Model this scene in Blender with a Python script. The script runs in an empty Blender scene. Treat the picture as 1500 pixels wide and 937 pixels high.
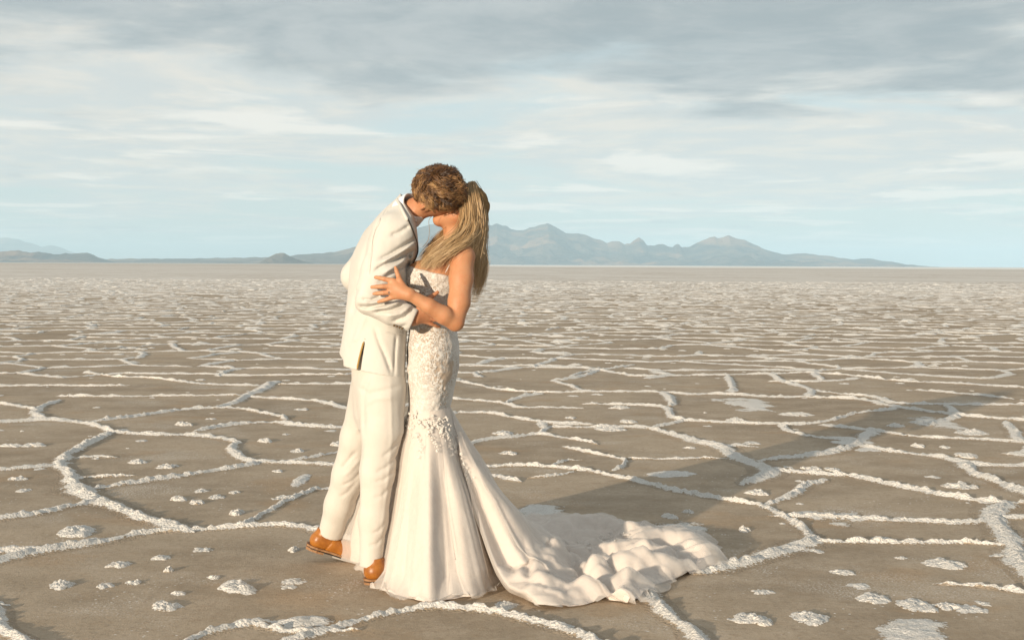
import bpy, math, random
import numpy as np
from mathutils import Matrix, Vector
from mathutils.geometry import delaunay_2d_cdt

random.seed(7)
RNG = np.random.default_rng(11)
sc = bpy.context.scene
COL = sc.collection
R = math.radians

# ------------------------------------------------------------------ camera
CAM_H = 1.33
D0 = 5.90                      # distance of the couple
FPX = 1500 * 50 / 36.0         # focal length in pixels of the 1500 px photograph
_th, _ro = math.atan(81.0 / FPX), R(0.30)
_f = np.array([0, math.cos(_th), -math.sin(_th)])
_r0, _u0 = np.array([1.0, 0, 0]), np.array([0, math.sin(_th), math.cos(_th)])
_up = _u0 * math.cos(_ro) - _r0 * math.sin(_ro)
_rt = _r0 * math.cos(_ro) + _u0 * math.sin(_ro)
cam_d = bpy.data.cameras.new("camera")
cam_d.lens, cam_d.sensor_width, cam_d.sensor_fit = 50, 36, 'HORIZONTAL'
cam_d.clip_start, cam_d.clip_end = 0.05, 120000
cam = bpy.data.objects.new("camera", cam_d)
COL.objects.link(cam)
m = Matrix(((_rt[0], _up[0], -_f[0], 0), (_rt[1], _up[1], -_f[1], 0), (_rt[2], _up[2], -_f[2], CAM_H), (0, 0, 0, 1)))
cam.matrix_world = m
sc.camera = cam

# ------------------------------------------------------------------ view, sun, sky
sc.view_settings.view_transform = 'Standard'
sc.view_settings.look = 'None'
sc.view_settings.exposure = 0.57
sc.view_settings.gamma = 1.0
sc.view_settings.use_curve_mapping = False
sc.cycles.volume_bounces = 1
SUN_EL = R(9.0)
SUN_DIR = np.array([-0.515, -0.857, 0]) * math.cos(SUN_EL) + np.array([0, 0, math.sin(SUN_EL)])   # towards the sun
sun_d = bpy.data.lights.new("sun", 'SUN')
sun_d.energy, sun_d.angle, sun_d.color = 5.0, R(0.6), (1.0, 0.84, 0.64)
sun = bpy.data.objects.new("sun", sun_d)
COL.objects.link(sun)
sun.location = tuple(SUN_DIR * 30)
sun.rotation_euler = Vector(tuple(SUN_DIR)).to_track_quat('Z', 'Y').to_euler()

world = bpy.data.worlds.new("World")
sc.world = world
world.use_nodes = True
wt = world.node_tree
wt.nodes.clear()


class NT:
    """short-hand for building node trees"""
    def __init__(s, tree): s.t = tree
    def n(s, typ, ins=None, **kw):
        nd = s.t.nodes.new(typ)
        for k, v in kw.items(): setattr(nd, k, v)
        for k, v in (ins or {}).items(): s.put(nd.inputs[k], v)
        return nd
    def put(s, sock, v):
        if isinstance(v, bpy.types.NodeSocket): s.t.links.new(v, sock)
        elif isinstance(v, bpy.types.Node): s.t.links.new(v.outputs[0], sock)
        else: sock.default_value = v
    def math(s, op, a, b=None, c=None, clamp=False):
        nd = s.n('ShaderNodeMath', operation=op, use_clamp=clamp)
        s.put(nd.inputs[0], a)
        if b is not None: s.put(nd.inputs[1], b)
        if c is not None: s.put(nd.inputs[2], c)
        return nd.outputs[0]
    def mix(s, fac, a, b, blend='MIX'):
        nd = s.n('ShaderNodeMix', data_type='RGBA', blend_type=blend)
        s.put(nd.inputs[0], fac); s.put(nd.inputs[6], a); s.put(nd.inputs[7], b)
        return nd.outputs[2]
    def noise(s, vec, scale, detail=4, rough=0.55, dist=0.0):
        nd = s.n('ShaderNodeTexNoise', {'Scale': scale, 'Detail': detail, 'Roughness': rough, 'Distortion': dist})
        if vec is not None: s.put(nd.inputs['Vector'], vec)
        return nd.outputs[0]
    def ramp(s, v, lo, hi, smooth=True):
        nd = s.n('ShaderNodeMapRange', {'Value': v, 'From Min': lo, 'From Max': hi}, interpolation_type='SMOOTHSTEP' if smooth else 'LINEAR')
        return nd.outputs[0]
    def scale(s, vec, sv, loc=(0, 0, 0)):
        return s.n('ShaderNodeMapping', {'Vector': vec, 'Scale': sv, 'Location': loc}).outputs[0]


def c4(r, g=None, b=None):
    return (r, r if g is None else g, r if b is None else b, 1.0)


def srgb(r, g, b):
    return tuple(((v / 255) / 12.92 if v < 11 else ((v / 255 + .055) / 1.055) ** 2.4) for v in (r, g, b)) + (1.0,)


w = NT(wt)
sky = w.n('ShaderNodeTexSky', sky_type='NISHITA', sun_disc=False, sun_elevation=SUN_EL, sun_rotation=math.atan2(SUN_DIR[0], SUN_DIR[1]),
          altitude=1300, air_density=1.0, dust_density=1.2, ozone_density=1.0)
tc = w.n('ShaderNodeTexCoord')
sep = w.n('ShaderNodeSeparateXYZ', {0: tc.outputs['Generated']})
zz = w.math('MAXIMUM', sep.outputs[2], 0.0)
zc = w.math('ADD', zz, 0.045)
pv = w.n('ShaderNodeCombineXYZ', {0: w.math('DIVIDE', sep.outputs[0], zc), 1: w.math('DIVIDE', sep.outputs[1], zc), 2: 0.0}).outputs[0]
SKY_S = 0.1                    # background strength; cloud colours below are radiances / SKY_S


def sk(r, g, b, k=1.0):
    return tuple(v * k / SKY_S for v in srgb(r, g, b)[:3]) + (1.0,)


# thin bright cirrus, mid veil and the dark underside of the deck, all on one flat cloud plane
warp = w.n('ShaderNodeTexNoise', {'Vector': pv, 'Scale': 0.35, 'Detail': 3})
pw = w.n('ShaderNodeVectorMath', {0: pv, 1: w.n('ShaderNodeVectorMath', {0: warp.outputs[1], 'Scale': 1.6}, operation='SCALE').outputs[0]}, operation='ADD').outputs[0]
n_veil = w.noise(w.scale(pw, (0.36, 0.34, 1), (3.1, 1.7, 0)), 1.0, 7, 0.58)
n_deck = w.noise(w.scale(pw, (0.46, 0.42, 1), (7.7, 5.2, 0)), 1.0, 8, 0.56)
n_brk = w.noise(w.scale(pw, (1.1, 1.0, 1), (1.3, 9.1, 0)), 1.0, 7, 0.56)
n_cir = w.noise(w.scale(pw, (0.70, 0.75, 1), (12.0, 3.0, 0)), 1.1, 7, 0.56, 0.25)
n_fin = w.noise(w.scale(pw, (2.6, 2.2, 1), (4.1, 2.3, 0)), 1.0, 7, 0.62)
KS = 0.80
clear = w.mix(0.82, sky.outputs[0], sk(190, 202, 205, KS))
# pale cream veil, thickest some degrees above the horizon, torn by finer breaks
veil_v = w.math('ADD', w.math('ADD', n_veil, w.math('MULTIPLY', w.math('SUBTRACT', n_brk, 0.5), 0.45)), w.math('MULTIPLY', w.ramp(zz, 0.015, 0.09), 0.16))
veil_m = w.ramp(veil_v, 0.47, 0.64)
veil_c = w.mix(w.ramp(n_fin, 0.36, 0.66), sk(200, 203, 201, KS), sk(219, 213, 203, KS))
c1 = w.mix(w.math('MULTIPLY', veil_m, 0.92), clear, veil_c)
cir_m = w.math('MULTIPLY', w.ramp(w.math('ADD', n_cir, w.math('MULTIPLY', w.math('SUBTRACT', n_fin, 0.5), 0.25)), 0.52, 0.645), w.ramp(zz, 0.19, 0.10))
c2 = w.mix(w.math('MULTIPLY', cir_m, 0.85), c1, sk(232, 227, 218, KS))
deck_v = w.math('ADD', w.math('ADD', n_deck, w.math('MULTIPLY', n_brk, 0.40)), w.math('MULTIPLY', w.ramp(zz, 0.06, 0.17), 0.27))
deck_m = w.ramp(deck_v, 0.79, 0.97)
deck_c = w.mix(w.ramp(w.math('ADD', w.math('MULTIPLY', n_fin, 0.5), w.math('MULTIPLY', n_brk, 0.5)), 0.38, 0.62), sk(145, 155, 160, KS), sk(173, 179, 181, KS))
c3 = w.mix(w.math('MULTIPLY', deck_m, 0.92), c2, deck_c)
bg = w.n('ShaderNodeBackground', {'Color': c3, 'Strength': SKY_S})
wo = w.n('ShaderNodeOutputWorld', {'Surface': bg.outputs[0]})


# ------------------------------------------------------------------ helpers
def ray(px, py):
    d = _f + _rt * (px - 750) / FPX - _up * (py - 468.5) / FPX
    return d


def P(px, py, dy=0.0):
    """world point seen at photo pixel (px, py) on the plane dy metres behind the couple's plane"""
    d = ray(px, py)
    t = (D0 + dy) / d[1]
    return np.array([d[0] * t, d[1] * t, CAM_H + d[2] * t])


def G(px, py):
    """world point on the ground seen at photo pixel"""
    d = ray(px, py)
    t = -CAM_H / d[2]
    return np.array([d[0] * t, d[1] * t, 0.0])


def to_px(p):
    v = np.array([p[0], p[1], p[2] - CAM_H])
    z = v @ _f
    return 750 + FPX * (v @ _rt) / z, 468.5 - FPX * (v @ _up) / z


_perm = np.random.default_rng(5).random((64, 64, 64)).astype(np.float32)


def vnoise(p):
    """smooth 3-D value noise in -1..1, p (..., 3)"""
    p = np.asarray(p, dtype=np.float32)
    i = np.floor(p).astype(np.int64)
    f = p - i
    f = f * f * (3 - 2 * f)
    i0, i1 = i & 63, (i + 1) & 63
    out = 0
    for a in (0, 1):
        xa, wa = (i1 if a else i0)[..., 0], (f[..., 0] if a else 1 - f[..., 0])
        for b in (0, 1):
            yb, wb = (i1 if b else i0)[..., 1], (f[..., 1] if b else 1 - f[..., 1])
            for c in (0, 1):
                zc_, wc = (i1 if c else i0)[..., 2], (f[..., 2] if c else 1 - f[..., 2])
                out = out + _perm[xa, yb, zc_] * wa * wb * wc
    return out * 2 - 1


def fbm(p, scale=1.0, octv=4, gain=0.5):
    p = np.asarray(p, dtype=np.float32) * scale
    a, s = 1.0, 0.0
    for k in range(octv):
        s = s + a * vnoise(p + 17.3 * k)
        p = p * 2.03
        a *= gain
    return s


def mesh_np(name, V, F, mat=None, parent=None, smooth=True, attrs=None):
    """object from numpy vertices and faces (n x 4 or n x 3, or a list of such arrays)"""
    V = np.asarray(V, dtype=np.float32)
    Fs = F if isinstance(F, list) else [F]
    Fs = [np.asarray(f, dtype=np.int32) for f in Fs if len(f)]
    me = bpy.data.meshes.new(name)
    me.vertices.add(len(V)); me.vertices.foreach_set("co", V.ravel())
    li = np.concatenate([f.ravel() for f in Fs])
    tot = np.concatenate([np.full(len(f), f.shape[1], dtype=np.int32) for f in Fs])
    st = np.concatenate([[0], np.cumsum(tot)[:-1]]).astype(np.int32)
    me.loops.add(len(li)); me.loops.foreach_set("vertex_index", li)
    me.polygons.add(len(tot)); me.polygons.foreach_set("loop_start", st); me.polygons.foreach_set("loop_total", tot)
    me.polygons.foreach_set("use_smooth", np.full(len(tot), smooth))
    for k, v in (attrs or {}).items():
        at = me.attributes.new(k, 'FLOAT', 'POINT')
        at.data.foreach_set("value", np.asarray(v, dtype=np.float32).ravel())
    me.update(calc_edges=True)
    me.validate()
    if mat: me.materials.append(mat)
    o = bpy.data.objects.new(name, me)
    COL.objects.link(o)
    if parent: o.parent = parent
    return o


def tag(o, label=None, cat=None, group=None, kind=None):
    if label: o["label"] = label
    if cat: o["category"] = cat
    if group: o["group"] = group
    if kind: o["kind"] = kind
    return o


def empty(name, loc=(0, 0, 0)):
    o = bpy.data.objects.new(name, None)
    o.location = tuple(loc)
    o.empty_display_size = 0.1
    COL.objects.link(o)
    return o


def grid_faces(nu, nv, wrap_v=False):
    """quads of a (nu x nv) vertex grid, row-major; wrap_v closes the second direction"""
    i = np.arange(nu - 1)[:, None]
    j = np.arange(nv if wrap_v else nv - 1)[None, :]
    j2 = (j + 1) % nv
    return np.stack([i * nv + j, i * nv + j2, (i + 1) * nv + j2, (i + 1) * nv + j], -1).reshape(-1, 4)


def mat_new(name):
    mt = bpy.data.materials.new(name)
    mt.use_nodes = True
    mt.node_tree.nodes.clear()
    return mt, NT(mt.node_tree)


def finish(nt, color, rough=0.8, bump=None, bump_s=0.3, bump_d=0.01, spec=0.3, sss=0.0, sss_r=(0.01, 0.004, 0.002), sheen=0.0, metal=0.0, extra=None):
    ins = {'Base Color': color, 'Roughness': rough, 'Specular IOR Level': spec, 'Metallic': metal}
    b = nt.n('ShaderNodeBsdfPrincipled', ins)
    if sss:
        b.inputs['Subsurface Weight'].default_value = sss
        b.inputs['Subsurface Radius'].default_value = sss_r
        b.inputs['Subsurface Scale'].default_value = 1.0
    if sheen:
        b.inputs['Sheen Weight'].default_value = sheen
    if bump is not None:
        bp = nt.n('ShaderNodeBump', {'Height': bump, 'Strength': bump_s, 'Distance': bump_d})
        nt.put(b.inputs['Normal'], bp.outputs[0])
    sh = b.outputs[0]
    if extra: sh = extra(nt, sh)
    nt.n('ShaderNodeOutputMaterial', {'Surface': sh})
    return b


def attr(nt, name):
    return nt.n('ShaderNodeAttribute', attribute_name=name).outputs['Fac']


def geo_pos(nt):
    return nt.n('ShaderNodeNewGeometry').outputs['Position']


# ------------------------------------------------------------------ ground materials
MUD = (c4(0.425, 0.334, 0.238), c4(0.295, 0.227, 0.156), c4(0.515, 0.415, 0.31))


def mud_color(nt, pos):
    n1 = nt.noise(pos, 0.55, 5, 0.6)
    n2 = nt.noise(pos, 3.2, 7, 0.68)
    n3 = nt.noise(pos, 38.0, 4, 0.65)
    n4 = nt.noise(nt.scale(pos, (1, 1, 1), (31, 7, 0)), 1.7, 4, 0.6)
    c = nt.mix(nt.ramp(n1, 0.36, 0.66), MUD[1], MUD[0])
    c = nt.mix(nt.math('MULTIPLY', nt.ramp(n2, 0.35, 0.7), 0.55), c, MUD[2])
    c = nt.mix(nt.math('MULTIPLY', nt.ramp(n4, 0.54, 0.70), 0.45), c, c4(0.40, 0.265, 0.150))
    c = nt.mix(nt.math('MULTIPLY', nt.ramp(n3, 0.5, 0.72), 0.55), c, c4(0.22, 0.165, 0.115))
    c = nt.mix(nt.math('MULTIPLY', nt.ramp(n3, 0.45, 0.28), 0.35), c, c4(0.50, 0.42, 0.33))
    n5 = nt.noise(pos, 130.0, 3, 0.7)
    c = nt.mix(nt.math('MULTIPLY', nt.ramp(n5, 0.48, 0.70), 0.38), c, c4(0.20, 0.148, 0.10))
    n6 = nt.noise(nt.scale(pos, (1, 1, 1), (5, 17, 3)), 13.0, 5, 0.7)
    c = nt.mix(nt.math('MULTIPLY', nt.ramp(n6, 0.52, 0.68), 0.42), c, c4(0.29, 0.205, 0.128))
    return c, n2, n3


SALT = (c4(0.80, 0.77, 0.725), c4(0.62, 0.58, 0.53))

m_mud, nt = mat_new("salt_mud")
pos = geo_pos(nt)
col, n2, n3 = mud_color(nt, pos)
sp = nt.n('ShaderNodeSeparateXYZ', {0: pos})
dist = nt.n('ShaderNodeVectorMath', {0: pos}, operation='LENGTH').outputs['Value']
# crust specks and faint drifts of salt lying on the mud
dn = nt.noise(nt.scale(pos, (1, 1, 1), (3, 40, 0)), 0.9, 6, 0.65)
sp_n = nt.noise(pos, 95.0, 3, 0.7)
dust = nt.math('MULTIPLY', nt.ramp(dn, 0.52, 0.70), nt.ramp(sp_n, 0.50, 0.64))
grain = nt.n('ShaderNodeTexVoronoi', {'Vector': pos, 'Scale': 26.0, 'Randomness': 1.0})
spk = nt.math('MULTIPLY', nt.ramp(grain.outputs['Distance'], 0.17, 0.09), nt.ramp(nt.noise(pos, 2.3, 3), 0.50, 0.62))
dust = nt.math('MAXIMUM', nt.math('MULTIPLY', dust, 0.75), nt.math('MULTIPLY', spk, 0.8))
col = nt.mix(dust, col, SALT[0])
# far field: the polygons get too small to tell apart, salt rims and knobs as colour of the crust
vor = nt.n('ShaderNodeTexVoronoi', {'Vector': nt.n('ShaderNodeVectorMath', {0: pos, 1: nt.n('ShaderNodeVectorMath', {0: nt.n('ShaderNodeTexNoise', {'Vector': pos, 'Scale': 0.7, 'Detail': 3}).outputs[1], 'Scale': 1.1}, operation='SCALE').outputs[0]}, operation='ADD').outputs[0],
                                    'Scale': 0.50, 'Randomness': 1.0}, feature='DISTANCE_TO_EDGE')
rim = nt.ramp(vor.outputs[0], 0.11, 0.04)
kn = nt.n('ShaderNodeTexVoronoi', {'Vector': pos, 'Scale': 0.9})
knob = nt.ramp(kn.outputs[0], 0.28, 0.18)
big = nt.noise(nt.scale(pos, (1, 0.5, 1)), 0.020, 5, 0.6)
pch = nt.noise(nt.scale(pos, (1, 0.6, 1), (8, 3, 0)), 0.16, 5, 0.65)
pch2 = nt.noise(nt.scale(pos, (1, 0.45, 1), (2, 11, 0)), 0.06, 6, 0.7)
far = nt.math('MAXIMUM', nt.math('MAXIMUM', nt.math('MAXIMUM', rim, nt.ramp(pch2, 0.50, 0.60)), nt.math('MULTIPLY', knob, 0.8)), nt.ramp(pch, 0.50, 0.62))
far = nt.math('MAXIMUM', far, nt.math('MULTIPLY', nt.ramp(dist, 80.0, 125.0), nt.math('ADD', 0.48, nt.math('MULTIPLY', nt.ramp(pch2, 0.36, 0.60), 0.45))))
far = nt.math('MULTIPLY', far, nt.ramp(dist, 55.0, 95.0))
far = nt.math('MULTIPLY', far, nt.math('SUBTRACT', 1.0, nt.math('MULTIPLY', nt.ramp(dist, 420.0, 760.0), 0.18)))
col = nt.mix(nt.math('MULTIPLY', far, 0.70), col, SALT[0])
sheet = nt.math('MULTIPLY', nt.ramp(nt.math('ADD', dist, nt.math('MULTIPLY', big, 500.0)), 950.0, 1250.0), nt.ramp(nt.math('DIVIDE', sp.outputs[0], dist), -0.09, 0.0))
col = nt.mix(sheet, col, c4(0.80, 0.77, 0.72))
h = nt.math('ADD', nt.math('MULTIPLY', n3, 0.5), nt.math('ADD', n2, nt.math('MULTIPLY', nt.noise(pos, 140.0, 3, 0.7), 0.35)))
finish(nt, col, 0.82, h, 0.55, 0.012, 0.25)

m_salt, nt = mat_new("salt_crust")
pos = geo_pos(nt)
mud, n2, n3 = mud_color(nt, pos)
a = attr(nt, "salt")
sn = nt.noise(pos, 60.0, 5, 0.68)
sm = nt.noise(pos, 11.0, 4, 0.6)
lvl = nt.math('ADD', a, nt.math('ADD', nt.math('MULTIPLY', nt.math('SUBTRACT', sn, 0.5), 1.5), nt.math('MULTIPLY', nt.math('SUBTRACT', sm, 0.5), 0.9)))
msk = nt.ramp(lvl, 0.36, 0.56)
gr1 = nt.n('ShaderNodeTexVoronoi', {'Vector': pos, 'Scale': 62.0})
gr2 = nt.n('ShaderNodeTexVoronoi', {'Vector': pos, 'Scale': 25.0})
av = nt.math('MULTIPLY', a, nt.math('ADD', .4, sm))
msk = nt.math('MAXIMUM', msk, nt.ramp(nt.math('SUBTRACT', nt.math('MULTIPLY', av, 1.5), gr1.outputs[0]), 0.0, 0.10))
msk = nt.math('MAXIMUM', msk, nt.ramp(nt.math('SUBTRACT', nt.math('MULTIPLY', av, 1.2), gr2.outputs[0]), 0.0, 0.08))
sc1 = nt.mix(nt.ramp(nt.noise(pos, 120.0, 4, 0.7), 0.35, 0.62), SALT[1], SALT[0])
sc1 = nt.mix(nt.math('MULTIPLY', nt.ramp(nt.noise(pos, 7.0, 3), 0.5, 0.7), 0.25), sc1, c4(0.62, 0.56, 0.47))
cr = nt.n('ShaderNodeTexVoronoi', {'Vector': pos, 'Scale': 75.0})
h = nt.math('ADD', nt.math('MULTIPLY', nt.noise(pos, 55.0, 5, 0.72), 1.0), nt.math('MULTIPLY', cr.outputs[0], -0.5))
finish(nt, nt.mix(msk, mud, sc1), 0.75, h, 0.9, 0.02, 0.3)

# ------------------------------------------------------------------ the flat itself: one sheet to the horizon
rings = np.concatenate([[0.0], np.geomspace(1.0, 34000, 70)])
ang = np.linspace(0, 2 * np.pi, 97)[:-1]
V = np.stack([rings[:, None] * np.cos(ang), rings[:, None] * np.sin(ang), np.zeros((len(rings), len(ang)))], -1).reshape(-1, 3)
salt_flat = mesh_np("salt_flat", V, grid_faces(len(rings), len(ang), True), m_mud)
tag(salt_flat, "brown salt flat cracked into polygons and running to the horizon", kind='structure')
# ------------------------------------------------------------------ salt ridges between the mud polygons
def resample(pts, step):
    pts = np.asarray(pts, dtype=float)
    d = np.concatenate([[0], np.cumsum(np.linalg.norm(np.diff(pts, axis=0), axis=1))])
    n = max(3, int(d[-1] / step) + 1)
    t = np.linspace(0, d[-1], n)
    return np.stack([np.interp(t, d, pts[:, k]) for k in range(pts.shape[1])], -1), t


def smooth_poly(pts, it=2):
    pts = np.asarray(pts, dtype=float)
    for _ in range(it):                                   # Chaikin, ends kept
        q = pts[:-1] * .75 + pts[1:] * .25
        r = pts[:-1] * .25 + pts[1:] * .75
        pts = np.concatenate([pts[:1], np.stack([q, r], 1).reshape(-1, pts.shape[1]), pts[-1:]])
    return pts


def nrm2(v):
    return v / (np.linalg.norm(v) + 1e-9)


def ridge_strip(pts, width, height, seed, step=0.018, nx=11, wob=0.03, taper=.5):
    """a crumbly raised strip along a ground polyline: verts, faces, salt amount"""
    c = np.asarray(pts, dtype=float)[:, :2]
    ext = .05 + width * .7                                # run on a little past both ends so that junctions close
    c = np.vstack([c[:1] + nrm2(c[0] - c[1]) * ext, c, c[-1:] + nrm2(c[-1] - c[-2]) * ext])
    c, t = resample(smooth_poly(c), step)
    L = t[-1]
    sd = np.full(len(t), seed * 7.77)
    c = c + np.stack([vnoise(np.stack([t * 2.2, sd, sd * 0], -1)), vnoise(np.stack([t * 2.2, sd, sd * 0 + 9.5], -1))], -1) * wob \
          + np.stack([vnoise(np.stack([t * 8, sd, sd * 0 + 4], -1)), vnoise(np.stack([t * 8, sd, sd * 0 + 3.5], -1))], -1) * wob * .35
    tg = np.gradient(c, axis=0)
    tg /= np.linalg.norm(tg, axis=1)[:, None] + 1e-9
    nrm = np.stack([-tg[:, 1], tg[:, 0]], -1)
    u = np.linspace(-1, 1, nx)
    wd = width * 1.85 * (1 + .45 * vnoise(np.stack([t * 1.3, sd + 3, sd * 0], -1)) + .25 * vnoise(np.stack([t * 6, sd + 5, sd * 0], -1)))
    ends = np.ones(len(t))
    e = min(.05 + 1.6 * width, L * .35) if taper >= .5 else min(.5, L * .45)
    ends = np.clip(np.minimum(t, L - t) / e, 0, 1) ** .6
    wd = wd * (.25 + .75 * ends)
    xy = c[:, None, :] + nrm[:, None, :] * (u[None, :, None] * wd[:, None, None])
    base = np.cos(u * np.pi / 2)
    prof = base ** 8.5
    p3 = np.concatenate([xy, np.full(xy.shape[:2] + (1,), seed * 3.1)], -1)
    lump = fbm(p3, 26, 3, .7)
    lump2 = vnoise(p3 * 7)
    side = vnoise(np.stack([t * 3, sd + 8, sd * 0], -1))[:, None] * u[None]           # crest wanders from side to side
    pr = np.clip(prof[None] * (1 + .7 * side), 0, 1.3) * ends[:, None]
    z = height * pr * (1 + .55 * lump2) + np.clip(pr, 0, 1) ** .6 * (.007 + .26 * height) * lump
    ap = (base[None] ** 1.3) * ends[:, None] ** .5
    z = z + .0045 * ap ** .6 - .0012
    salt = np.clip(pr * 1.0 + .30 * ap * (1 + .7 * lump2), 0, 1.1) - .02
    Vv = np.concatenate([xy, z[..., None]], -1).reshape(-1, 3)
    return Vv, grid_faces(len(t), nx), salt.ravel()


# every ridge one can follow in the near field: pixels of the photograph cast on to the ground, half width (m)
RIDGES = [
 ([(-60,622),(0,619),(64,615),(102,617),(140,623),(169,633)],.13), ([(169,634),(237,637),(297,637),(339,644),(352,648)],.10),
 ([(161,635),(123,650),(97,671),(87,682),(100,698),(105,709),(123,722),(144,733),(182,748),(229,765),(263,777)],.135),
 ([(-60,692),(0,688),(51,684),(87,680)],.09), ([(-50,766),(0,760),(42,754),(85,745),(140,733)],.085),
 ([(-60,832),(0,820),(38,811),(106,800),(170,790),(220,779),(263,777),(314,775),(360,771),(403,769),(462,775)],.10),
 ([(140,716),(191,707),(254,699),(305,690),(347,684),(373,678)],.085), ([(360,769),(394,748),(428,731),(462,718),(483,716)],.065),
 ([(123,671),(144,669),(165,670)],.06), ([(110,700),(150,699),(186,697)],.05),
 ([(347,648),(345,656),(352,667),(364,676),(394,678),(445,679),(496,682),(600,690),(720,683)],.10), ([(407,678),(458,669),(508,661)],.055),
 ([(297,631),(339,623),(403,617),(449,625),(508,627),(580,622),(657,605)],.09), ([(140,618),(203,610),(254,601),(322,597),(356,599),(407,608),(415,614)],.10),
 ([(322,597),(352,587),(369,576),(390,565),(407,559)],.20), ([(369,582),(415,584),(470,587),(508,601),(580,598),(657,584)],.10),
 ([(51,603),(64,612),(76,615)],.10), ([(51,603),(68,593),(85,587)],.10), ([(-30,588),(0,591),(42,597),(53,601)],.09),
 ([(85,581),(178,581),(263,580),(352,579)],.07), ([(-40,567),(0,566),(85,565),(131,566),(186,565)],.09), ([(127,546),(170,553),(220,553),(263,559),(297,563),(373,565)],.10),
 ([(415,563),(508,563),(600,560),(668,556)],.09), ([(-10,880),(0,900),(4,921),(30,940),(60,975)],.07),
 ([(395,950),(430,938),(494,922),(540,907),(590,893),(640,888),(700,893),(760,905),(820,920),(880,942),(930,975)],.085),
 ([(250,948),(290,930),(330,921),(372,914)],.085), ([(372,914),(420,925),(494,922)],.06),
 ([(462,775),(520,790),(560,800)],.08), ([(483,716),(560,705),(640,690)],.06),
 ([(1014,578),(1065,577),(1120,582),(1179,582),(1243,584),(1277,587),(1310,597),(1395,608),(1500,616),(1560,620)],.10),
 ([(1128,548),(1149,559),(1192,572),(1183,580)],.12), ([(1192,572),(1234,578),(1285,582),(1302,591),(1353,592),(1429,593),(1488,593),(1560,590)],.10),
 ([(1065,551),(1073,563),(1071,574)],.13), ([(1000,616),(1044,618),(1141,623),(1200,620),(1243,608),(1310,599)],.09),
 ([(1141,623),(1162,633),(1200,640),(1243,645)],.07), ([(1209,623),(1277,631),(1344,641),(1429,643),(1500,648),(1560,655)],.09),
 ([(980,635),(1022,648),(1060,656),(1077,671),(1107,680),(1128,690),(1116,701),(1094,709)],.13), ([(1060,655),(1080,653),(1098,654)],.07),
 ([(924,672),(980,673),(1030,671),(1065,672)],.06), ([(1120,675),(1171,669),(1226,663),(1251,652),(1268,640),(1272,634)],.13),
 ([(1264,654),(1310,663),(1361,667),(1416,678),(1446,682),(1500,682),(1560,683)],.10), ([(1416,678),(1421,690),(1442,701),(1471,712),(1500,722),(1560,740)],.12),
 ([(1128,689),(1192,695),(1243,697),(1293,705),(1340,718),(1395,729),(1454,736),(1500,737),(1570,738)],.085),
 ([(720,683),(779,682),(834,686),(876,690),(903,698),(952,712),(1004,724),(1073,735),(1122,742),(1149,756),(1175,773),(1200,790)],.085),
 ([(1120,739),(1162,724),(1183,709),(1205,705)],.075), ([(1149,756),(1217,758),(1268,761),(1340,763),(1438,767),(1463,752),(1471,743)],.075),
 ([(1040,838),(1070,830),(1107,822),(1149,807),(1192,794)],.15), ([(1192,794),(1277,796),(1361,796),(1429,796),(1467,798)],.075),
 ([(1467,739),(1449,758),(1467,777),(1480,798),(1500,828),(1540,870)],.17), ([(1395,856),(1438,858),(1476,862),(1510,869),(1560,876)],.05),
 ([(940,862),(955,876),(975,893),(1009,922),(1026,937),(1050,965)],.085), ([(1387,593),(1397,601),(1402,610),(1382,616),(1366,623)],.11),
 ([(1471,620),(1488,633),(1488,646)],.08), ([(928,551),(980,551),(1065,549),(1128,548),(1183,546),(1209,542)],.10),
 ([(1183,546),(1260,551),(1319,559),(1387,561),(1500,568),(1560,570)],.11), ([(1133,559),(1200,560),(1255,555)],.08), ([(1353,572),(1404,576),(1476,584)],.12),
 ([(657,605),(716,605),(754,611),(793,619),(813,621),(862,622)],.09), ([(806,626),(855,627),(903,626),(942,626),(962,629),(980,635)],.09),
 ([(793,620),(795,628),(792,634)],.11), ([(680,656),(697,648),(723,643),(758,640),(793,635),(834,642),(869,650)],.09),
 ([(827,655),(855,662),(890,669),(914,674),(912,683),(900,688)],.07), ([(810,681),(827,674),(840,674)],.05), ([(779,700),(810,697),(834,692)],.06),
 ([(725,697),(740,700),(751,704)],.08), ([(668,556),(702,565),(740,572),(786,575),(834,575),(865,574),(917,574),(969,574),(1014,578)],.10),
 ([(810,558),(831,563),(844,570),(865,574)],.10), ([(810,557),(841,554),(862,549),(883,541),(928,535)],.11),
 ([(657,584),(702,587),(740,591),(758,598),(793,597),(841,598)],.09), ([(740,590),(761,581),(789,577)],.10),
 ([(862,592),(907,593),(966,595),(983,603),(980,612),(1000,615)],.09), ([(962,626),(987,619),(1000,616)],.09), ([(966,575),(987,584),(983,594)],.13),
 ([(668,536),(716,537),(772,535),(834,537),(876,541),(928,551)],.10),
]
for i, (pl, wd) in enumerate(RIDGES):
    g = [G(*q) for q in pl]
    dm = np.mean([q[1] for q in g])
    st = 0.014 if dm < 9 else 0.024 if dm < 13 else 0.04
    tp = .5 if wd > .06 else .2
    Vv, Ff, sa = ridge_strip(g, min(wd, .13) * .54, .010 + .075 * min(wd, .12), i + 1, st, 23 if dm < 9 else 15, .035, tp)
    o = mesh_np("salt_ridge", Vv, Ff, m_salt, salt_flat, attrs={"salt": sa})

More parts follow.
